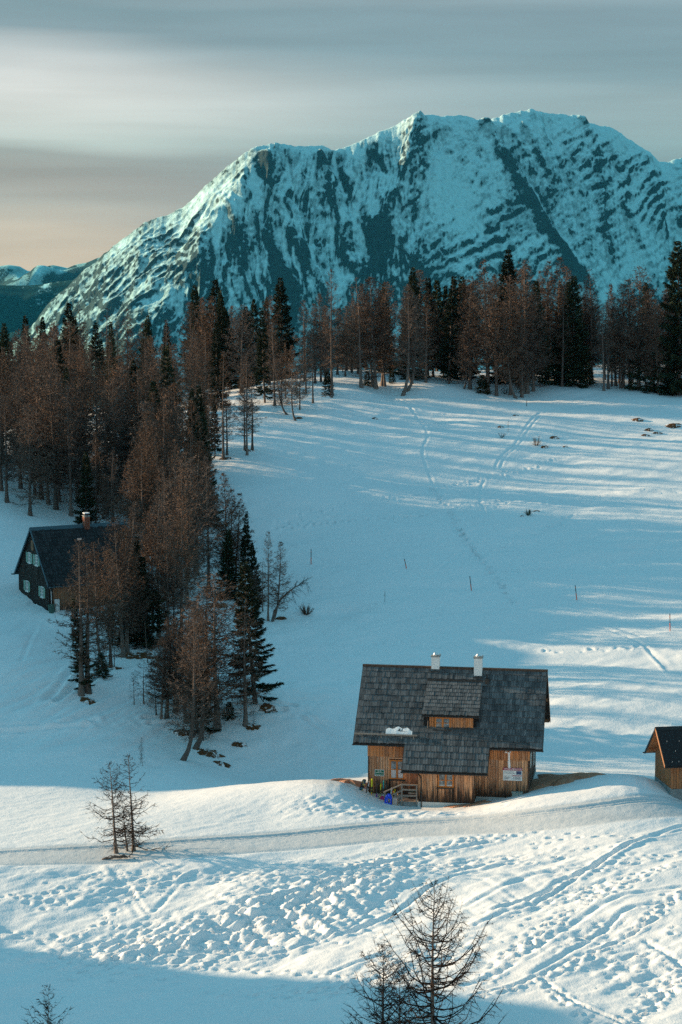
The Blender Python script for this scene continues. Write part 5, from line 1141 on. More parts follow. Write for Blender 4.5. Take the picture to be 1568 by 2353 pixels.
SINGLE = {0: 'foremost larch of the clump, its trunk foot curving in the snow', 1: 'bushy larch with bent foot just behind the foremost larch', 2: 'tall straight larch right of the brown bushy front pair', 3: 'dark spruce hidden between the front larches of the clump', 4: 'slender larch standing in front of the big green spruce', 5: 'big green spruce at the right corner of the wooded clump', 6: 'pale sapling beside the tall straight larch of the clump', 7: 'leftmost of three thin saplings left of the brown larches', 8: 'middle of three thin saplings left of the brown larches', 9: 'rightmost of three thin saplings left of the brown larches', 10: 'tiny sapling at the foot of the slender larch before the spruce', 11: 'lone tiny sapling on open snow below the clump', 12: 'low dark bush spruce between the front larches and green spruce', 13: 'bushy larch at the left rear of the front larch group', 16: 'leaning bushy larch crossing the front larch group', 17: 'slim larch at the outer right edge of the clump, straight', 18: 'larch with a bent stem at the outer right edge of the clump', 19: 'short slim larch left of the straight outer edge larch', 20: 'slim larch directly left of the straight outer edge larch', 22: 'dark spruce behind the green spruce at the clump edge', 23: 'thick trunked larch at the right rear of the clump', 24: 'larch right of the thick trunked one at the clump rear', 25: 'dark spruce at the foot of the rear larches, right side', 26: 'tallest larch in the rear of the clump', 31: 'left of the twin slender larches below the dark cabin', 32: 'right of the twin slender larches below the dark cabin', 33: 'dark spruce behind the twin slender larches', 34: 'forked larch with curved foot right of the twin larches', 36: 'thin crooked sapling right of the forked larch', 37: 'larch leaning left in front of the dark cabin wall', 38: 'straight larch in front of the dark cabin, right of a leaning one', 39: 'dark spruce with low boughs right of the dark cabin', 41: 'small dark spruce with bare stem in the middle of the clump', 42: 'thin leaning sapling rooted in a round earth patch', 45: 'little green spruce right of the twin slender larches', 53: 'tall slim larch at the forest edge where the open slope begins', 54: 'shorter slim larch beside the tall one at the forest edge', 55: 'front stem of the triple larch standing alone in the snow', 56: 'left rear stem of the triple larch standing alone in the snow', 57: 'right stem of the triple larch standing alone in the snow', 61: 'lowest larch on the upper left snow slope, slightly curved', 62: 'larch just behind the lowest one on the upper left slope', 63: 'larch with strongly curved foot left of the lowest slope larch', 67: 'straight bare larch standing free left of the solitary tall larch', 69: 'very tall solitary larch above the low spruce at the saddle', 70: 'low wide spruce round the foot of the very tall solitary larch', 71: 'dark spruce left of the gap on the forest ridge', 73: 'dark spruce at the ridge above the triple larch', 84: 'slim larch first in the tree line right of the saddle', 89: 'larch with curved foot at the ski trace entry, left stem', 90: 'middle curved larch at the ski trace entry', 91: 'strongly curved larch at the ski trace entry, right stem', 92: 'pale straight larch trunk beside the ski trace through the trees', 94: 'pointed dark spruce left in the dark group of the tree line', 97: 'spruce standing forward in the dark group of the tree line', 98: 'rightmost spruce in the dark group of the tree line', 100: 'short crooked larch right of the dark spruce group', 101: 'straight larch right of the short crooked one', 102: 'tall larch standing forward in the middle of the tree line', 104: 'short curved larch in the foremost clump of the tree line', 106: 'tallest dark spruce in the middle of the tree line', 111: 'tall thin larch right of the tallest middle spruce', 117: 'wide low spruce under the larches right of centre', 118: 'thick trunked larch beside a gap in the tree line', 119: 'pale slim larch standing forward before the gap in the tree line', 120: 'larch right of the gap in the tree line, forward', 125: 'low wide spruce near the right end of the tree line', 126: 'giant dark spruce at the right end of the tree line', 135: 'narrow spruce top farthest left on the forest skyline', 136: 'broad spruce top second from left on the forest skyline', 137: 'thin ragged spruce top third from left on the forest skyline', 138: 'isolated spruce top below the lit mountain flank', 139: 'left spruce of the dark trio on the forest skyline', 140: 'tallest spruce of the dark trio on the forest skyline', 141: 'right spruce of the dark trio on the forest skyline', 142: 'big dark spruce on the skyline left of the very tall larch', 150: 'larch top at the left picture edge on the forest skyline'}
TREES = "Lc -13 160.4 12.8 -0.002 island;Lc -12.2 163.7 11.7 -0.068 island;L -10.6 167.6 13.2 -0.024 island;S -11.7 165.5 8.2 -0.004 island;Lt -8.2 168.2 10.6 -0.006 island;S -7.5 171.5 12.7 -0.077 island;Lp -10.3 167 3.4 -0.023 island;Lp -18.1 171.4 3 -0.005 island;Lp -17.3 171.8 3.8 -0.008 island;Lp -16 169.6 4.7 -0.056 island;Lp -7.5 168.5 1.4 -0.031 island;Lp -16 157.3 1.5 -0.054 island;Sb -9.7 169.1 1.5 0.04 island;L -15.1 169.3 9.1 0.066 island;L -12.7 166 12.2 0.05 island;L -11.6 170.4 11.2 -0.001 island;L -14.4 170.3 9.9 0.156 island;Lt -7.5 202.4 9.3 0.011 island;Lc -7.1 202.2 8.3 0.038 island;Lt -9 205.3 5.1 0.029 island;Lt -8.2 206.3 5.7 0.005 island;Lt -9.4 208.1 4.3 -0.038 island;S -8.9 209.8 6.9 -0.087 island;L -12.2 213.7 13.2 -0.033 island;L -11.5 213.7 11.1 0.053 island;S -10.4 212.1 9.5 0.033 island;L -14.4 214.7 14.6 -0.01 island;L -16.2 206.8 16.1 0.007 island;L -16.6 205.2 15.4 0.007 island;L -12.3 214.1 11.4 0.052 island;S -12.3 212.2 7.5 0.024 island;Lt -22.9 172.7 14 0.005 island;Lt -22.4 173.4 13.3 0.007 island;S -22.6 173.3 8.4 -0.114 island;Lc -21.7 180.9 11.8 -0.017 island;L -21.3 181.6 11 -0.005 island;Lp -21 181.9 4.8 0.002 island;L -20.7 186.6 13.3 -0.043 island;L -20.4 187.5 12.1 -0.001 island;S -19.8 190.6 10.8 0.012 island;S -19.5 190.4 8.7 0.049 island;Sb -18.4 191.2 5.2 0.011 island;Lp -18.1 184 5.5 -0.065 island;L -16.9 192.1 11.8 -0.004 island;L -16.4 192.9 9.7 0.004 island;Sb -21.6 177.3 2.2 -0.033 island;L -18 194.1 14.2 0.003 island;L -18.6 194.9 12.6 -0.007 island;L -15.8 194.6 13.9 0.017 island;L -19.5 192.4 12.5 -0.066 island;L -21.5 190.6 13.9 0.128 island;S -21.9 188.7 5.2 -0.048 island;S -20.9 190 5.5 -0.027 island;Lt -15.7 265.2 14.3 0.001 edge;Lt -15.3 266.9 9.8 -0.002 edge;Lt -12.6 266.6 13.4 -0.007 edge;L -13 268.7 10.9 -0.01 edge;Lt -12 269.3 10.4 -0.003 edge;L -17.4 262.5 11.4 0 edge;S -16.9 266.8 8 -0.014 edge;S -18.7 269.6 7.8 0.03 edge;Lc -6.6 288.9 10.9 0.011 edge;L -6.1 294.7 8.3 0.014 edge;Lc -7.9 292.2 9 -0.132 edge;L -8.8 297.7 8.2 -0.02 edge;Lt -9.9 298 12.4 -0.027 edge;L -8.4 303.7 8.4 -0.008 edge;Lt -4.2 298.8 11.4 -0.015 edge;Lt -5.4 307.6 9.2 -0.009 edge;Lt -1.4 304.8 19.2 -0.005 edge;Sb -1.9 305.8 3.7 -0.052 edge;S -17.7 321.4 13.2 -0.071 edge;S -18.9 322.5 15.2 -0.027 edge;S -11.5 301.1 14.2 -0.036 edge;Lt -23 311.7 9.1 -0.002 edge;Lt -22.7 321 9 0.019 edge;L -21.4 311.1 6.7 -0.007 edge;Lt -22.1 277.5 8.5 -0.001 edge;Lt -22.5 272.4 9.8 0.001 edge;Lt -21.6 286.7 8.8 -0.002 edge;L -24.9 280 10 0.064 edge;L -27.4 289 9.6 -0.012 edge;Lp -17.7 259.9 2.7 0.008 edge;L -20.3 263.1 3.6 -0.039 edge;Lt 3.2 315.4 17.3 -0.042 line;L 5.5 316.3 17.4 -0.054 line;L 5.1 317.2 16.3 -0.11 line;L 6.6 318.2 16.3 0.041 line;L 7 317.9 15.5 -0.077 line;Lc 9.7 312.6 17.3 0.001 line;Lc 10.4 314.5 14.6 0.002 line;Lc 11.4 318.3 14.5 -0.016 line;Lt 13.7 322 12.9 0.002 line;L 13.3 331.7 17.7 -0.02 line;S 11.8 330.4 18.2 0.001 line;S 14.6 334.7 16.4 -0.005 line;S 16.9 350.4 15.9 -0.006 line;S 17.7 327 17.4 0.03 line;S 20.3 336.6 16.8 -0.001 line;S 17.2 334.9 15.3 0.019 line;Lc 19.7 319.8 9.2 -0.075 line;L 20.7 320.3 16.6 -0.011 line;L 24.8 318.2 19.1 -0.02 line;L 23.5 319.3 21.1 -0.038 line;Lc 27.9 317.7 10.9 -0.111 line;L 29 318.8 12.7 -0.024 line;S 27.7 331.5 21.7 -0.01 line;Sb 22.6 318.9 2.9 -0.008 line;Sb 4.2 317.6 2.4 -0.002 line;Sb 8.2 320.2 2.1 -0.003 line;L 28.9 319.2 13.9 -0.1 line;Lt 30.1 322.4 21.6 -0.034 line;L 31.2 323.5 14.6 -0.032 line;L 34.7 335.9 19.8 -0.002 line;L 36.6 336.1 20.5 -0.003 line;S 38.3 329.4 18.1 -0.003 line;S 37.7 332 16.8 -0.008 line;Sb 38.8 328.8 8.3 -0.014 line;Lt 41.7 332.1 19 -0.029 line;Lt 42.4 321.7 13.5 -0.036 line;L 46.1 326.1 16.9 -0.013 line;L 45.4 329.4 16.7 -0.065 line;L 48.4 324.1 19.8 -0.017 line;L 50.3 323.2 16.5 -0.023 line;L 51.2 321.9 15.1 -0.056 line;Sb 49.5 324.3 8 -0.018 line;S 54.8 322.7 24.6 -0.027 line;S 53.2 322.5 7.2 0.006 line;L 54.2 323.8 16 -0.109 line;S 33.8 330.1 10.3 -0.03 line;S 35.5 330.4 8.7 -0.023 line;L 40.1 333.6 16.3 -0.014 line;L 27.2 320.3 18.9 -0.019 line;L 37.5 333.3 19.2 -0.003 line;L 47.5 327.7 17.7 -0.037 line;S -51.5 345 16 0.005 sky;S -46.4 340 18.1 0.01 sky;S -43.1 350 14.7 0.012 sky;S -33.6 345 14.7 0.018 sky;S -24.8 338 18 0.01 sky;S -21.5 340 18.3 0.017 sky;S -20 336 16.1 -0.019 sky;S -9.9 330 16.6 -0.001 sky;S -12.6 333 13.8 0.018 sky;S -14.6 333 13.7 0.006 sky;S 18.7 335 16.8 0.016 sky;S 7.3 335 14.8 -0.015 sky;S 52.4 345 15.7 -0.001 sky;Lt -40.2 345 16.8 -0.01 sky;Lt -37.2 348 16.4 0.002 sky;Lt -57.6 340 12.8 0.003 sky;Lt -49.2 345 15.3 -0.019 sky;Lt -44.2 340 18.4 -0.011 sky;Lt -5.8 320 12.9 -0.009 sky;Lt -38.7 345 15.3 0.017 sky;L 30.7 330 19.4 -0.015 sky;L -58.3 322.5 13.4 -0.013 sky;L -24.4 355.8 17.4 -0.012 sky;L 56.1 341.2 15.4 -0.014 sky;L -54 342.2 13.5 -0.017 sky;L -18.6 346.8 14 -0.018 sky;S 54.3 323.1 15.5 0.012 sky;L -15.6 312.5 13.6 0.018 sky;L -48.9 353 13.2 0.001 sky;S 31.6 327.4 17.1 0.018 sky;L -50.9 342.5 13.2 0.002 sky;L -22.2 320.9 15.3 -0.008 sky;L -2.5 316 9.6 -0.011 sky;S 11.5 363.3 12.2 0.019 sky;S 17.2 362.1 12.5 0.009 sky;L 56.3 353.5 10.7 -0.014 sky;L 40.9 336.7 13.8 -0.013 sky;L 2.2 370 15.8 -0.004 sky;L -46.5 361.4 16.3 -0.006 sky;L -52.5 351.1 9.1 0.011 sky;L 24 355.2 15.7 -0.009 sky;L -2.5 346.5 11.2 -0.013 sky;L 42.9 345.7 14.6 -0.008 sky;L -0.6 329.8 10.9 0.013 sky;L -19.8 355.5 12.8 0.001 sky;L 2.8 330.3 11.7 0.008 sky;L 27.5 358.5 16.8 0.001 sky;L 52.1 337.1 9.8 0.009 sky;L -57.3 334.1 11.3 0.005 sky;S -53.8 323.3 13.9 0.019 sky;L -2.7 332.8 11.1 0.004 sky;L -30 312 10.4 0.015 sky;L 22.9 349.4 16.5 -0.008 sky;L 1 369.6 14.8 -0.003 sky;S 39 354.1 15 -0.005 sky;L -3.2 318.6 14 -0.02 sky;L -48.9 342.8 14.4 0.003 sky;L -9.2 336.7 9.2 0.018 sky;L 51.4 351.8 11.8 -0.01 sky;S -57.1 327.4 11.8 0.006 sky;L 54.5 334.3 15.5 -0.019 sky;L 3.3 335.7 10.6 -0.009 sky;L -41.1 326.7 10.7 0.015 sky;L 49.3 366.8 13.3 0.001 sky;L -20.5 338.5 12.4 0.013 sky;L -45.4 339.7 15.4 -0.019 sky;L 33.6 343.4 13.1 0.006 sky;L 46 364.1 12.1 -0.012 sky;L -23.6 315.3 15.2 -0.009 sky;L 36.2 367.5 17.8 0.016 sky;L 58.4 348.9 11.7 -0.017 sky;L -34.7 351.6 14 -0.017 sky;L -11.4 318.2 14 0.018 sky;L 24.3 328.7 16.6 -0.013 sky;S -36.2 315.4 15 -0.005 sky;S -53 340.8 10.4 -0.003 sky;S -23 336.5 13.2 -0.008 sky;L 8.1 355.9 12.4 0.005 sky;S -28.2 324.7 12.3 -0.011 sky;S -15.4 321 12.9 0.007 sky;L -50.8 341.7 13.2 0.019 sky;S -48.4 339.1 12.6 0.018 sky;L 20.9 333.2 16.4 -0 sky;L -34.9 330.8 13.1 0.008 sky;L 35.4 340.9 16.3 -0.003 sky;L 43.1 347.9 10.7 -0.013 sky;L -51 321.3 15.3 -0.001 sky;L 29.4 322 17.1 0.017 sky;L -21 321.6 15.2 0.015 sky;L -4.1 317.5 12.6 -0.019 sky;L 51.9 330.9 10.1 -0.018 line;L 0.3 333.1 6.9 0.011 line;Lt 18.2 333.1 12.8 -0.019 line;L 41.7 335.5 12.3 0.016 line;L 41.4 337.6 15.7 -0.017 line;L 58 333.4 12.2 -0.012 line;L 1.6 336.2 8.1 -0.002 line;L 26.2 337.6 16.6 0.013 line;L 49 335.3 8.8 -0.011 line;L 45.6 325.8 13 0.006 line;Lt 29 339.6 17.6 -0.002 line;L 37.9 341.5 10.5 0.008 line;Lt 36.3 327.8 16.6 0.012 line;L 4.3 343.7 12.9 0.009 line;L 36 332.8 15.7 0.011 line;L 29.3 326.7 19 0.008 line;L 53.6 344 9.9 -0.001 line;L 44.7 329.3 12.9 0.001 line;Lt 27.3 337.9 12.3 0.007 line;L 15.4 333.9 12.5 0.012 line;L 52.6 341.7 13.7 -0.005 line;Lt 43.4 324 14.2 -0.015 line;L 0.7 326.9 8.6 -0.019 line;Lt 1.8 332.6 12.5 0.002 line;L 17.9 330.1 13.7 -0.007 line;L 1 334.8 7.8 -0.015 line;L -37.7 281.4 13.5 -0.004 slope;S -39.2 274.7 15.1 0.02 slope;S -18.7 246.2 13.9 0.025 slope;L -34.9 265.6 14.9 0.028 slope;L -45.9 253.2 14.3 -0.017 slope;L -44.9 294.3 15.9 0.017 slope;L -34.4 241.5 15.3 -0.006 slope;L -40 237.3 12.9 -0.006 slope;L -25.5 262.7 16.1 -0.007 slope;L -47.5 258.2 16.2 -0.029 slope;Lt -27.1 255 15 0.011 slope;L -32.4 243.7 14.9 0.018 slope;L -36.3 254.3 13.8 -0.025 slope;Lt -47.8 273.6 14.4 0.028 slope;S -52.4 333.4 16.8 -0.012 slope;Lt -19.6 255.7 14.8 0.024 slope;Lt -49.8 269.9 14.9 -0.018 slope;Lt -35.3 239 13.6 -0.024 slope;L -36.5 241.2 16.5 -0.02 slope;L -27.5 246.6 15.1 0.008 slope;L -28.6 258.5 14.4 0.002 slope;L -38.6 252.9 14.4 -0.021 slope;L -38.6 256.4 13.4 0.006 slope;L -27.6 250.6 16.8 -0.022 slope;L -42.8 262.5 16.5 0.007 slope;S -22.6 243.9 15.5 -0.023 slope;Lt -39.6 271.3 15.9 0.014 slope;L -22.2 245.8 14.1 0.019 slope;Lt -44.8 276.6 16.9 0.016 slope;L -36.5 232.5 13 0.006 slope;Lt -35.2 248.8 16.8 -0.026 slope;L -24.2 249.6 16.1 0.03 slope;Lt -44.4 306.9 15.6 0.017 slope;L -38.6 284.1 13.2 0.028 slope;S -39.7 300.6 16.2 -0.022 slope;L -28.4 236.5 12.7 -0.017 slope;S -27.4 260.9 14.3 0.017 slope;L -34.3 254.8 13.5 -0.005 slope;Lt -24.8 244.9 16.6 -0.007 slope;L -42.6 266.6 14.1 -0.03 slope;Lt -41 298.7 16.2 0.028 slope;L -37.6 243.5 13.2 0.001 slope;S -18 250.7 13 0.009 slope;Lt -30.2 247.7 15.5 -0.027 slope;Lt -56.3 308.1 15.2 0.018 slope;S -46.3 259.4 14.2 -0.009 slope;Lt -51.4 282.1 13.1 0.024 slope;Lt -30 255.5 13.9 -0.02 slope;Lt -32.8 246.5 12.9 0.001 slope;S -36.3 263.9 12.5 0.004 slope;S -49.2 288.9 13.6 -0.02 slope;L -28 240.7 15.2 0.004 slope;Lt -44.9 263.4 14.7 0.022 slope;Lt -41.8 243.9 15.1 0.002 slope;Lt -43.9 243.6 16.5 0.013 slope;L -44 248.7 14.3 -0.012 slope;Lt -36.6 277 14.8 0.024 slope;L -38.5 294.7 13.9 0.007 slope;L -34.8 259.6 13.1 -0.001 slope;Lt -28.3 238.7 15 0 slope;L -48.4 308.9 16.3 -0.012 slope;L -34.1 237 16.8 -0.023 slope;S -22.3 256.9 16.9 -0.007 slope;Lt -27.7 248.8 16.4 0.023 slope;L -41.5 279.2 12.8 -0.012 slope;L -22.5 241.1 14.6 -0.026 slope;L -32.1 235.4 15.6 -0.011 slope;L -46.2 324.2 16 -0.023 slope;Lt -18.2 259.1 13.9 -0.003 slope;L -19.7 237.8 16.6 -0.01 slope;L -23.6 259.8 16.4 0.008 slope;L -23.5 254 15.8 -0.015 slope;L -39.8 246.4 14.5 -0.016 slope;L -39.1 250.3 15.3 0.021 slope;L -43.8 253.4 15.6 0.003 slope;Lt -31.2 241.1 15.2 -0.027 slope;L -39.2 258.6 16.9 -0.022 slope;Lt -21.7 252.8 14 0.014 slope;Lt -27.9 244.9 15.4 0.002 slope;L -33.9 263.4 14.9 -0.001 slope;Lt -52 304.8 13.6 0.02 slope;Lt -27.9 256.5 14.5 -0.012 slope;S -33.3 249.3 13.7 0.02 slope;S -55.6 332.4 15.9 -0.024 slope;Lt -28.5 303.1 11.9 -0.026 slope;Lt -19.6 287.4 13.5 0.007 slope;L -20.5 282.6 13 -0.003 slope;L -22.9 308.6 11.5 -0.006 slope;L -33.4 286.8 13.7 0.011 slope;Lt -36.5 320.6 13.9 -0.014 slope;Lt -28 317.3 13.3 0.022 slope;Lt -28.5 292.9 13.2 -0.018 slope;L -24.1 288.3 11.6 0.002 slope;S -18.5 298 12.8 -0.008 slope;S -40.5 338 11.4 -0.004 slope;Lt -24.2 279.9 13.2 0.023 slope;Lt -20.1 227.8 16 -0.001 slope;Lt -17 225.9 13.7 -0.004 slope;Lt -19.1 211.2 13.4 0.001 slope;L -22.6 236.9 14.3 0.021 slope;L -17.5 230.4 16.7 0.023 slope;Lt -18.5 209 13.6 -0.013 slope;L -18.7 232.3 15.4 -0.026 slope;Lt -21 225.8 13.4 -0.009 slope;L -21.5 214.9 16.3 -0 slope;Lt -21.5 223.8 15.1 -0.024 slope;Lt -21.3 233.3 13.5 -0.026 slope;S -16.4 236.9 13.6 -0.012 slope;L -18.8 220.4 13.3 -0.025 slope;L -16.2 220.5 14.5 0.03 slope;Lt -20.9 230.8 16.8 0.026 slope;Lt -16.8 216.7 13.7 0.029 slope;L -20.5 236 16.3 0.01 slope;L -21.9 222 16.6 0.017 slope;L -21.9 228.3 16.4 -0.029 slope;Lt -17.7 214.6 16.1 -0.015 slope;S -29 224.8 10.5 0.013 slope;Lt -25.8 223.2 11.5 0.011 slope;L -28.1 226.6 12.5 0.015 slope;Lt -25.8 225.5 10.8 -0.017 slope;L -23.1 218.2 11.8 -0.018 slope;L -15.5 168.6 7.1 0.054 island;L -13.3 168.3 9.3 -0.09 island;L -12.6 170.2 8 0.008 island;L -14.6 171.9 6.9 0.01 island;L -15.6 173.4 7 0.025 island;L 42 336 14 0 line;Lt 44.6 338 13.5 0.01 line;L 46.6 334 13 0 line"
placed = {}
def place_tree(i, kd, x, y, H, lean, label, group, meshes=None, rot=None, wide=1.0):
    nm = NAME[kd]; o = bpy.data.objects.new(nm, None); COL.objects.link(o); o.empty_display_size = .5
    tk, cw_ = meshes or PROTO[kd][i % len(PROTO[kd])]
    o.location = (x, y, gz(x, y) - .06); s = H / PH[kd] if not meshes else 1.0
    o.scale = (s * wide, s * wide, s)
    o.rotation_euler = (0, math.atan(lean), 0) if True else None
    a = (i * 2.4) % 6.283 if rot is None else rot
    for n_, me in (('trunk', tk), ('crown', cw_)):
        c = link(n_, me, o); c.rotation_euler = (0, 0, a)
    tag(o, label, CATS[nm], group)
    return o
for i, row in enumerate(TREES.split(';')):
    kd, x, y, H, lean, z = row.split(' ')
    x, y, H, lean = float(x), float(y), float(H), float(lean)
    if i in SINGLE: lab, grp = SINGLE[i], None
    else:
        sp = spot(z, x, y); sz_w = '' if kd in ('Sb', 'Lp') else ('tall ' if H > 15.5 else 'short ' if H < 12 else '')
        lab, grp = sz_w + KT[kd] + ' ' + sp, (sz_w + PL[kd] + ' ' + sp)
    wd = (1.0 if z in ('slope', 'sky', 'line') else .88) + .5 * ((i * 37) % 11) / 11.0
    if kd == 'S': wd *= .84
    if z == 'island' and y < 178: wd *= 1.35
    if kd in ('Lc',): place_tree(i, kd, x, y, H, lean, lab, grp, rot=0 if lean > -.02 else 3.14159, wide=wd)
    else: place_tree(i, kd, x, y, H, lean, lab, grp, wide=wd)
# three larches close to the camera, two by the ski track and one small at the corner: each grown on its own
def near_tree(seed, x, y, H, lean, label, **kw):
    place_tree(seed, 'L', x, y, H, lean, label, None, meshes=larch(seed, H, mat='bare_twigs', **kw), rot=0)
near_tree(301, 4.56, 95.5, 9.1, 0.0, 'tall bare larch in the foreground, biggest of the bottom clump', cr=.47, cb=.02, nb=130, sec=4.6, tw=3, w=.022, sw=1.9, rise=(-.20, .55), curl=.55, tr=.0145, shape=.72, secl=.30, kink=.10, low=.85, droop=.15, bw=1.6)
near_tree(302, 2.1, 96.5, 5.6, 0.0, 'bare larch with small cones left of the tall foreground larch', cr=.50, cb=.02, nb=84, sec=4.6, tw=3, w=.022, sw=1.9, rise=(-.10, .55), curl=.5, tr=.016, shape=.72, secl=.32, kink=.12, low=.85, bw=1.6)
near_tree(303, 2.95, 96.2, 4.5, 0.0, 'short bare larch squeezed between the two taller foreground larches', cr=.46, cb=.02, nb=66, sec=4.6, tw=3, w=.022, sw=1.9, rise=(-.1, .6), curl=.5, tr=.015, shape=.75, secl=.34, low=.85, bw=1.6)
near_tree(304, -14.8, 97.2, 3.75, 0.0, 'tip of a small bare larch in the bottom left corner', cr=.42, cb=.02, nb=60, sec=4.6, tw=3, w=.022, sw=1.9, rise=(-.05, .6), curl=.4, tr=.014, shape=.8, secl=.34, low=.9, bw=1.6)
near_tree(305, -14.85, 128.3, 6.1, -.06, 'left larch of the bare pair beside the ski track', cr=.44, cb=.08, nb=88, sec=4.2, tw=3, w=.022, sw=1.7, rise=(-.42, .35), curl=.45, tr=.02, shape=.72, secl=.30, low=.95, gap=.1, kink=.2, bw=1.6)
near_tree(306, -13.75, 128.8, 6.5, -.04, 'right larch of the bare pair beside the ski track', cr=.38, cb=.05, nb=88, sec=4.2, tw=3, w=.022, sw=1.7, rise=(-.42, .35), curl=.4, tr=.018, shape=.68, secl=.30, low=.95, gap=.12, kink=.2, bw=1.6)
near_tree(307, -14.15, 128.7, 4.0, -.10, 'thin crooked larch between the bare pair beside the ski track', cr=.24, cb=.12, nb=36, sec=4.6, tw=3, w=.022, sw=1.9, rise=(-.3, .4), curl=.3, tr=.016, secl=.35, gap=.2, kink=.25, bw=1.6)
# little saplings standing alone
for sx, sy, H, lab in [(-16.2, 158.0, 2.1, 'tiny bare sapling alone on the snow left of the clump'), (24.1, 287.3, 1.6, 'small bare shrub by a dark mound high on the snowfield'), (4.6, 208.0, 1.2, 'thin bare stick poking out of the mid slope snow')]:
    place_tree(3, 'Lp', sx, sy, H, .03, lab, None)
# ------------------------------------------------------------------ small things on the snow
POLES = [(-3.4, 224.5, 1.75, 0.0, 'far left snow marker pole, upright beside the curving track', 1), (7.4, 223.2, 1.1, -.22, 'short tilted marker pole second from the left on the slope', 1), (14.1, 213.2, 1.6, -.12, 'tilted marker pole beside the scoured hollow', 1), (25.1, 209.7, 1.6, -.13, 'slightly tilted marker pole right of the footprint trail', 1), (32.9, 196.7, 1.75, -.03, 'nearly upright marker pole close to the right edge', 1), (33.75, 193.7, 1.2, 0, 'short dark marker pole at the very right edge', 0), (28.6, 307.0, .95, 0.0, 'thin stick far up near the tree line', 0)]
for x, y, H, ln, lab, red in POLES:
    t = empty('marker_pole', (x, y, gz(x, y)), 0, lab, 'marker pole', 'marker poles on the snow slope'); t.rotation_euler = (0, ln, 0)
    MB().tube([(0, 0, -.4), (0, 0, H * .45)], .05, 7).build('lower_section', 'orange_paint' if red else 'pole_black', t)
    MB().tube([(0, 0, H * .45 + .001), (0, 0, H)], .04, 7).build('upper_section', 'pole_black', t)
    if red: MB().tube([(0, 0, H * .80), (0, 0, H * .86)], .046, 7).build('band', 'orange_paint', t)
# bush on the slope
def bush(x, y, H, lab, n=46, seed=1, mat='bare_twigs', cat='bush'):
    r = np.random.default_rng(seed); C = Acc(); B0 = []; B1 = []
    for i in range(n):
        a = r.uniform(0, 6.28); e = r.uniform(.5, 1.45); L = H * r.uniform(.5, 1.05); d = np.array([math.cos(a) * math.cos(e), math.sin(a) * math.cos(e), math.sin(e)])
        P = np.stack([d * L * u + np.array([0, 0, .15 * L * u * u]) for u in np.linspace(0, 1, 4)]) + np.array([math.cos(a), math.sin(a), 0]) * .12 * H
        C.add(*tube_np(P, .012 * (1 - .7 * np.linspace(0, 1, 4)) + .006, 3))
        m = 9; v = r.uniform(.3, 1, m); b = np.stack([np.interp(v, np.linspace(0, 1, 4), P[:, k]) for k in range(3)], -1); B0.append(b); B1.append(b + (d * .7 + r.normal(0, .5, (m, 3))) * (.25 * H))
    C.blades(np.concatenate(B0), np.concatenate(B1), np.full(n * 9, .02), r)
    o = link('bush', C.mesh('bush', mat)); o.location = (x, y, gz(x, y) - .03); tag(o, lab, cat)
bush(-3.6, 205.0, 1.15, 'round bare bush in the hollow right of the clump', 60, 1, 'larch_twigs')
bush(27.6, 281.1, 1.2, 'brown tuft of twigs beside a dark mound on the upper snowfield', 30, 2, 'larch_twigs'); bush(23.4, 247.6, .7, 'dark green dwarf shrub alone on the middle snowfield', 40, 3, 'spruce_needles')
bush(48.9, 321.0, 1.4, 'dark dwarf shrub before the right end of the tree line', 40, 4, 'spruce_needles'); bush(23.0, 285.0, .8, 'faint tuft of twigs right of the ski trace', 14, 5); bush(26.4, 320.3, 1.0, 'dark twigs sticking up at the tree line foot', 18, 6)
# bare earth mounds melted out of the snow
def mound(x, y, rx, ry, h, lab, seed, mat='earth', cat='mound', rz_=0.0):
    n = 18; V = []; F = []; g0 = gz(x, y)
    for j in range(5):
        q = j / 4
        for i in range(n):
            a = 2 * math.pi * i / n; w = 1 + .30 * float(vnoise(math.cos(a) * 2 + seed, math.sin(a) * 2, seed)) * 2
            px, py = rx * q * w * math.cos(a), ry * q * w * math.sin(a)
            V.append((px, py, gz(x + px, y + py) - g0 + h * (1 - q ** 2) * (1 + .5 * float(vnoise(px * 3, py * 3, seed + 5))) - .08 * q ** 4))
    for j in range(4):
        for i in range(n): F.append((j * n + i, j * n + (i + 1) % n, (j + 1) * n + (i + 1) % n, (j + 1) * n + i))
    me = bpy.data.meshes.new('earth_mound'); me.from_pydata(V, [], F); me.materials.append(MATS[mat]); me.update()
    o = link('earth_mound', me); o.location = (x, y, g0); tag(o, lab, cat, 'bare earth mounds on the snow slope' if cat == 'mound' else None)
    return o
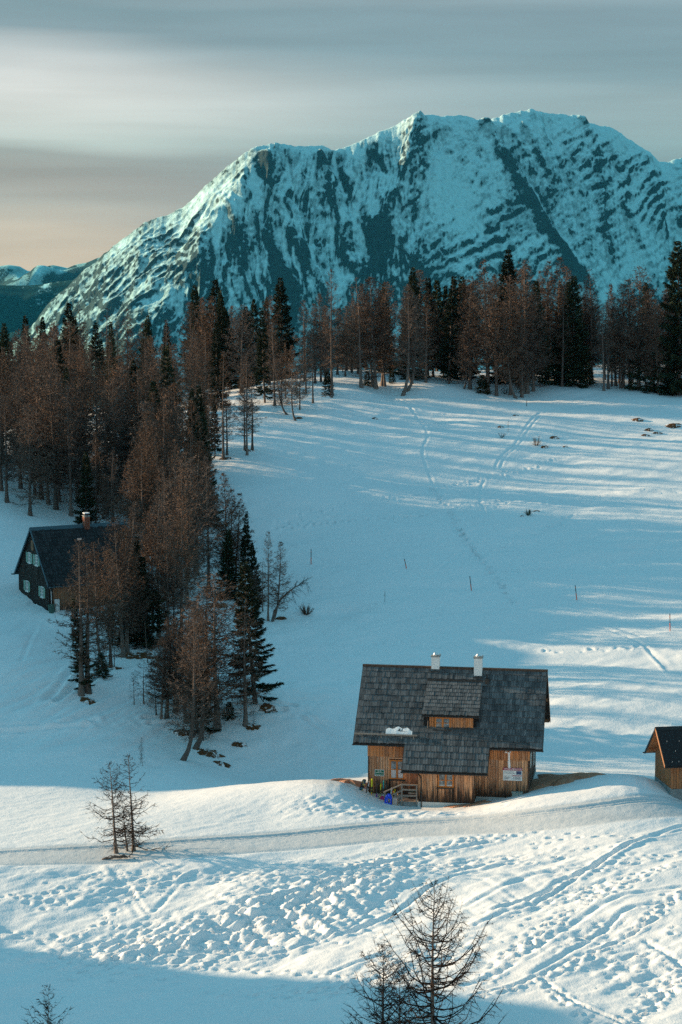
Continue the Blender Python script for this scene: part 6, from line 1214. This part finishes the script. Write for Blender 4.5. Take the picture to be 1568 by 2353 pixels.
for q in [(44.4, 297.7, 1.1, .8, .32, 'flat topped dark mound high on the right snowfield'), (45.3, 292.1, .9, .6, .3, 'dark mound below the flat topped one, left of a pair'), (46.2, 290.4, .8, .5, .25, 'smaller dark mound right of its twin'), (49.3, 293.8, 1.5, 1.2, .45, 'largest brown mound at the right edge of the snowfield'), (50.3, 291.5, .5, .4, .15, 'little mound below the largest brown one'), (44.2, 288.4, .7, .5, .25, 'isolated dark mound lowest of the right cluster'),
          (23.2, 289.5, .6, .45, .2, 'dark mound beside the small bare shrub'), (28.8, 280.4, .75, .5, .26, 'dark mound just right of the twig tuft'), (30.6, 284.9, .8, .45, .28, 'dark mound above and right of the twig tuft'), (31.6, 280.5, .5, .35, .2, 'small mound right of the twig tuft mound'), (24.6, 249.4, .55, .35, .12, 'thin dark mound near the dwarf shrub'), (22.6, 247.0, .3, .2, .1, 'tiny mound left of the dwarf shrub'), (5.0, 292.6, .5, .35, .2, 'single small dark mound on the upper left snowfield'), (26.2, 298.5, .5, .35, .18, 'small dark mound below the tree line, in mid snowfield')]:
    mound(*q, seed=int(q[0] * 7) % 50)
# melted ground at the feet of trees in the clump
for q in [(-11.0, 163.2, 2.0, 1.1, 'earth bared at the front foot of the clump'), (-9.8, 161.6, 1.2, .7, 'second strip of earth before the clump'), (-7.6, 168.0, 1.2, .8, 'ring of earth round the foremost slim larch'), (-6.3, 170.8, 1.4, .6, 'earth under the green spruce'), (-22.2, 171.8, 1.2, 1.0, 'earth at the foot of the twin trunks'), (-19.5, 187.0, 3.2, 1.6, 'earth bank in the middle of the clump'), (-17.0, 186.0, 2.0, 1.0, 'earth right of the bank in the clump'), (-17.3, 182.6, 1.1, .6, 'earth round a thin leaning stem'), (-12.8, 208.5, 2.4, 1.4, 'earth under the thick trunks at the back of the clump'), (-20.6, 181.0, .9, .6, 'earth at the root of two forked larches'), (-12.3, 268.5, 1.2, .7, 'earth at the foot of the triple larch'), (-15.4, 265.2, 1.4, .7, 'earth at the foot of the tall edge larch'), (-6.2, 203.2, 1.1, .6, 'earth at the foot of the curved slope larches'), (-13.5, 166.5, 1.4, .8, 'earth behind the front larches'), (-6.2, 290.2, 1.3, .6, 'earth by the curved edge larch'), (-1.9, 304.0, 1.8, .6, 'dark earth beside the solitary spruce'), (-8.6, 165.3, 1.2, .6, 'earth right of the dark front spruce')]:
    a = [(q[0] + .62 * q[2] * math.cos(t), q[1] + .62 * q[3] * math.sin(t)) for t in [2 * math.pi * i / 14 for i in range(14)]]
    patch('bare_earth', a, 'earth', q[4], .09, .12, seed=int(q[0] * 3) % 17, rough=.12)
# fallen log and broken stick
lg = empty('fallen_log', (-14.9, 127.0, gz(-14.9, 127.0)), .12, 'dark crooked log lying on the snow in front of the bare pair', 'log')
MB().tube([(-.75, 0, .02), (-.45, .03, .10), (-.2, -.02, .08), (.1, .04, .17), (.42, 0, .14), (.7, .03, .20), (.95, 0, .10)], [.05, .09, .07, .11, .09, .11, .04], 7).build('trunk', 'larch_bark', lg, smooth=True)
MB().tube([(.0, .04, .18), (-.15, .1, .22), (-.35, .12, .16)], [.05, .04, .02], 5).build('branch', 'larch_bark', lg)
# leaning bough tree at the right edge of the clump
ln_ = empty('leaning_larch', (-7.1, 203.0, gz(-7.1, 203.0)), 0, 'larch bent sideways, its bough reaching right over the snow', 'tree')
r = np.random.default_rng(8); C = Acc(); P = np.array([(0, 0, -.3), (.25, 0, .9), (.8, 0, 2.0), (1.6, .1, 2.8), (2.4, .1, 3.4), (3.2, .2, 3.8), (3.7, .2, 3.8)])
A = Acc(); A.add(*tube_np(P, [.16, .13, .11, .09, .06, .035, .012], 7)); link('trunk', A.mesh('trunk', 'larch_bark', True), ln_)
B0 = []; B1 = []; s = np.linspace(0, 1, 7)
for i in range(34):
    u = r.uniform(.35, 1); p = np.array([np.interp(u, s, P[:, k]) for k in range(3)]); d = np.array([r.normal(.5, .5), r.normal(0, .6), r.choice([-1, .7]) * r.uniform(.3, 1)]); L = r.uniform(.5, 1.5)
    d /= np.linalg.norm(d); Q = np.stack([p + d * L * v + np.array([.15 * v * v, 0, -.12 * v * v]) for v in (0, .33, .66, 1)]); C.add(*tube_np(Q, [.02, .016, .012, .005], 3))
    v = r.uniform(.2, 1, 16); b = np.stack([np.interp(v, [0, .33, .66, 1], Q[:, k]) for k in range(3)], -1); B0.append(b); B1.append(b + (d * .6 + r.normal(0, .5, (16, 3))) * .3)
C.blades(np.concatenate(B0), np.concatenate(B1), np.full(34 * 16, .02), r); link('crown', C.mesh('crown', 'bare_twigs'), ln_)
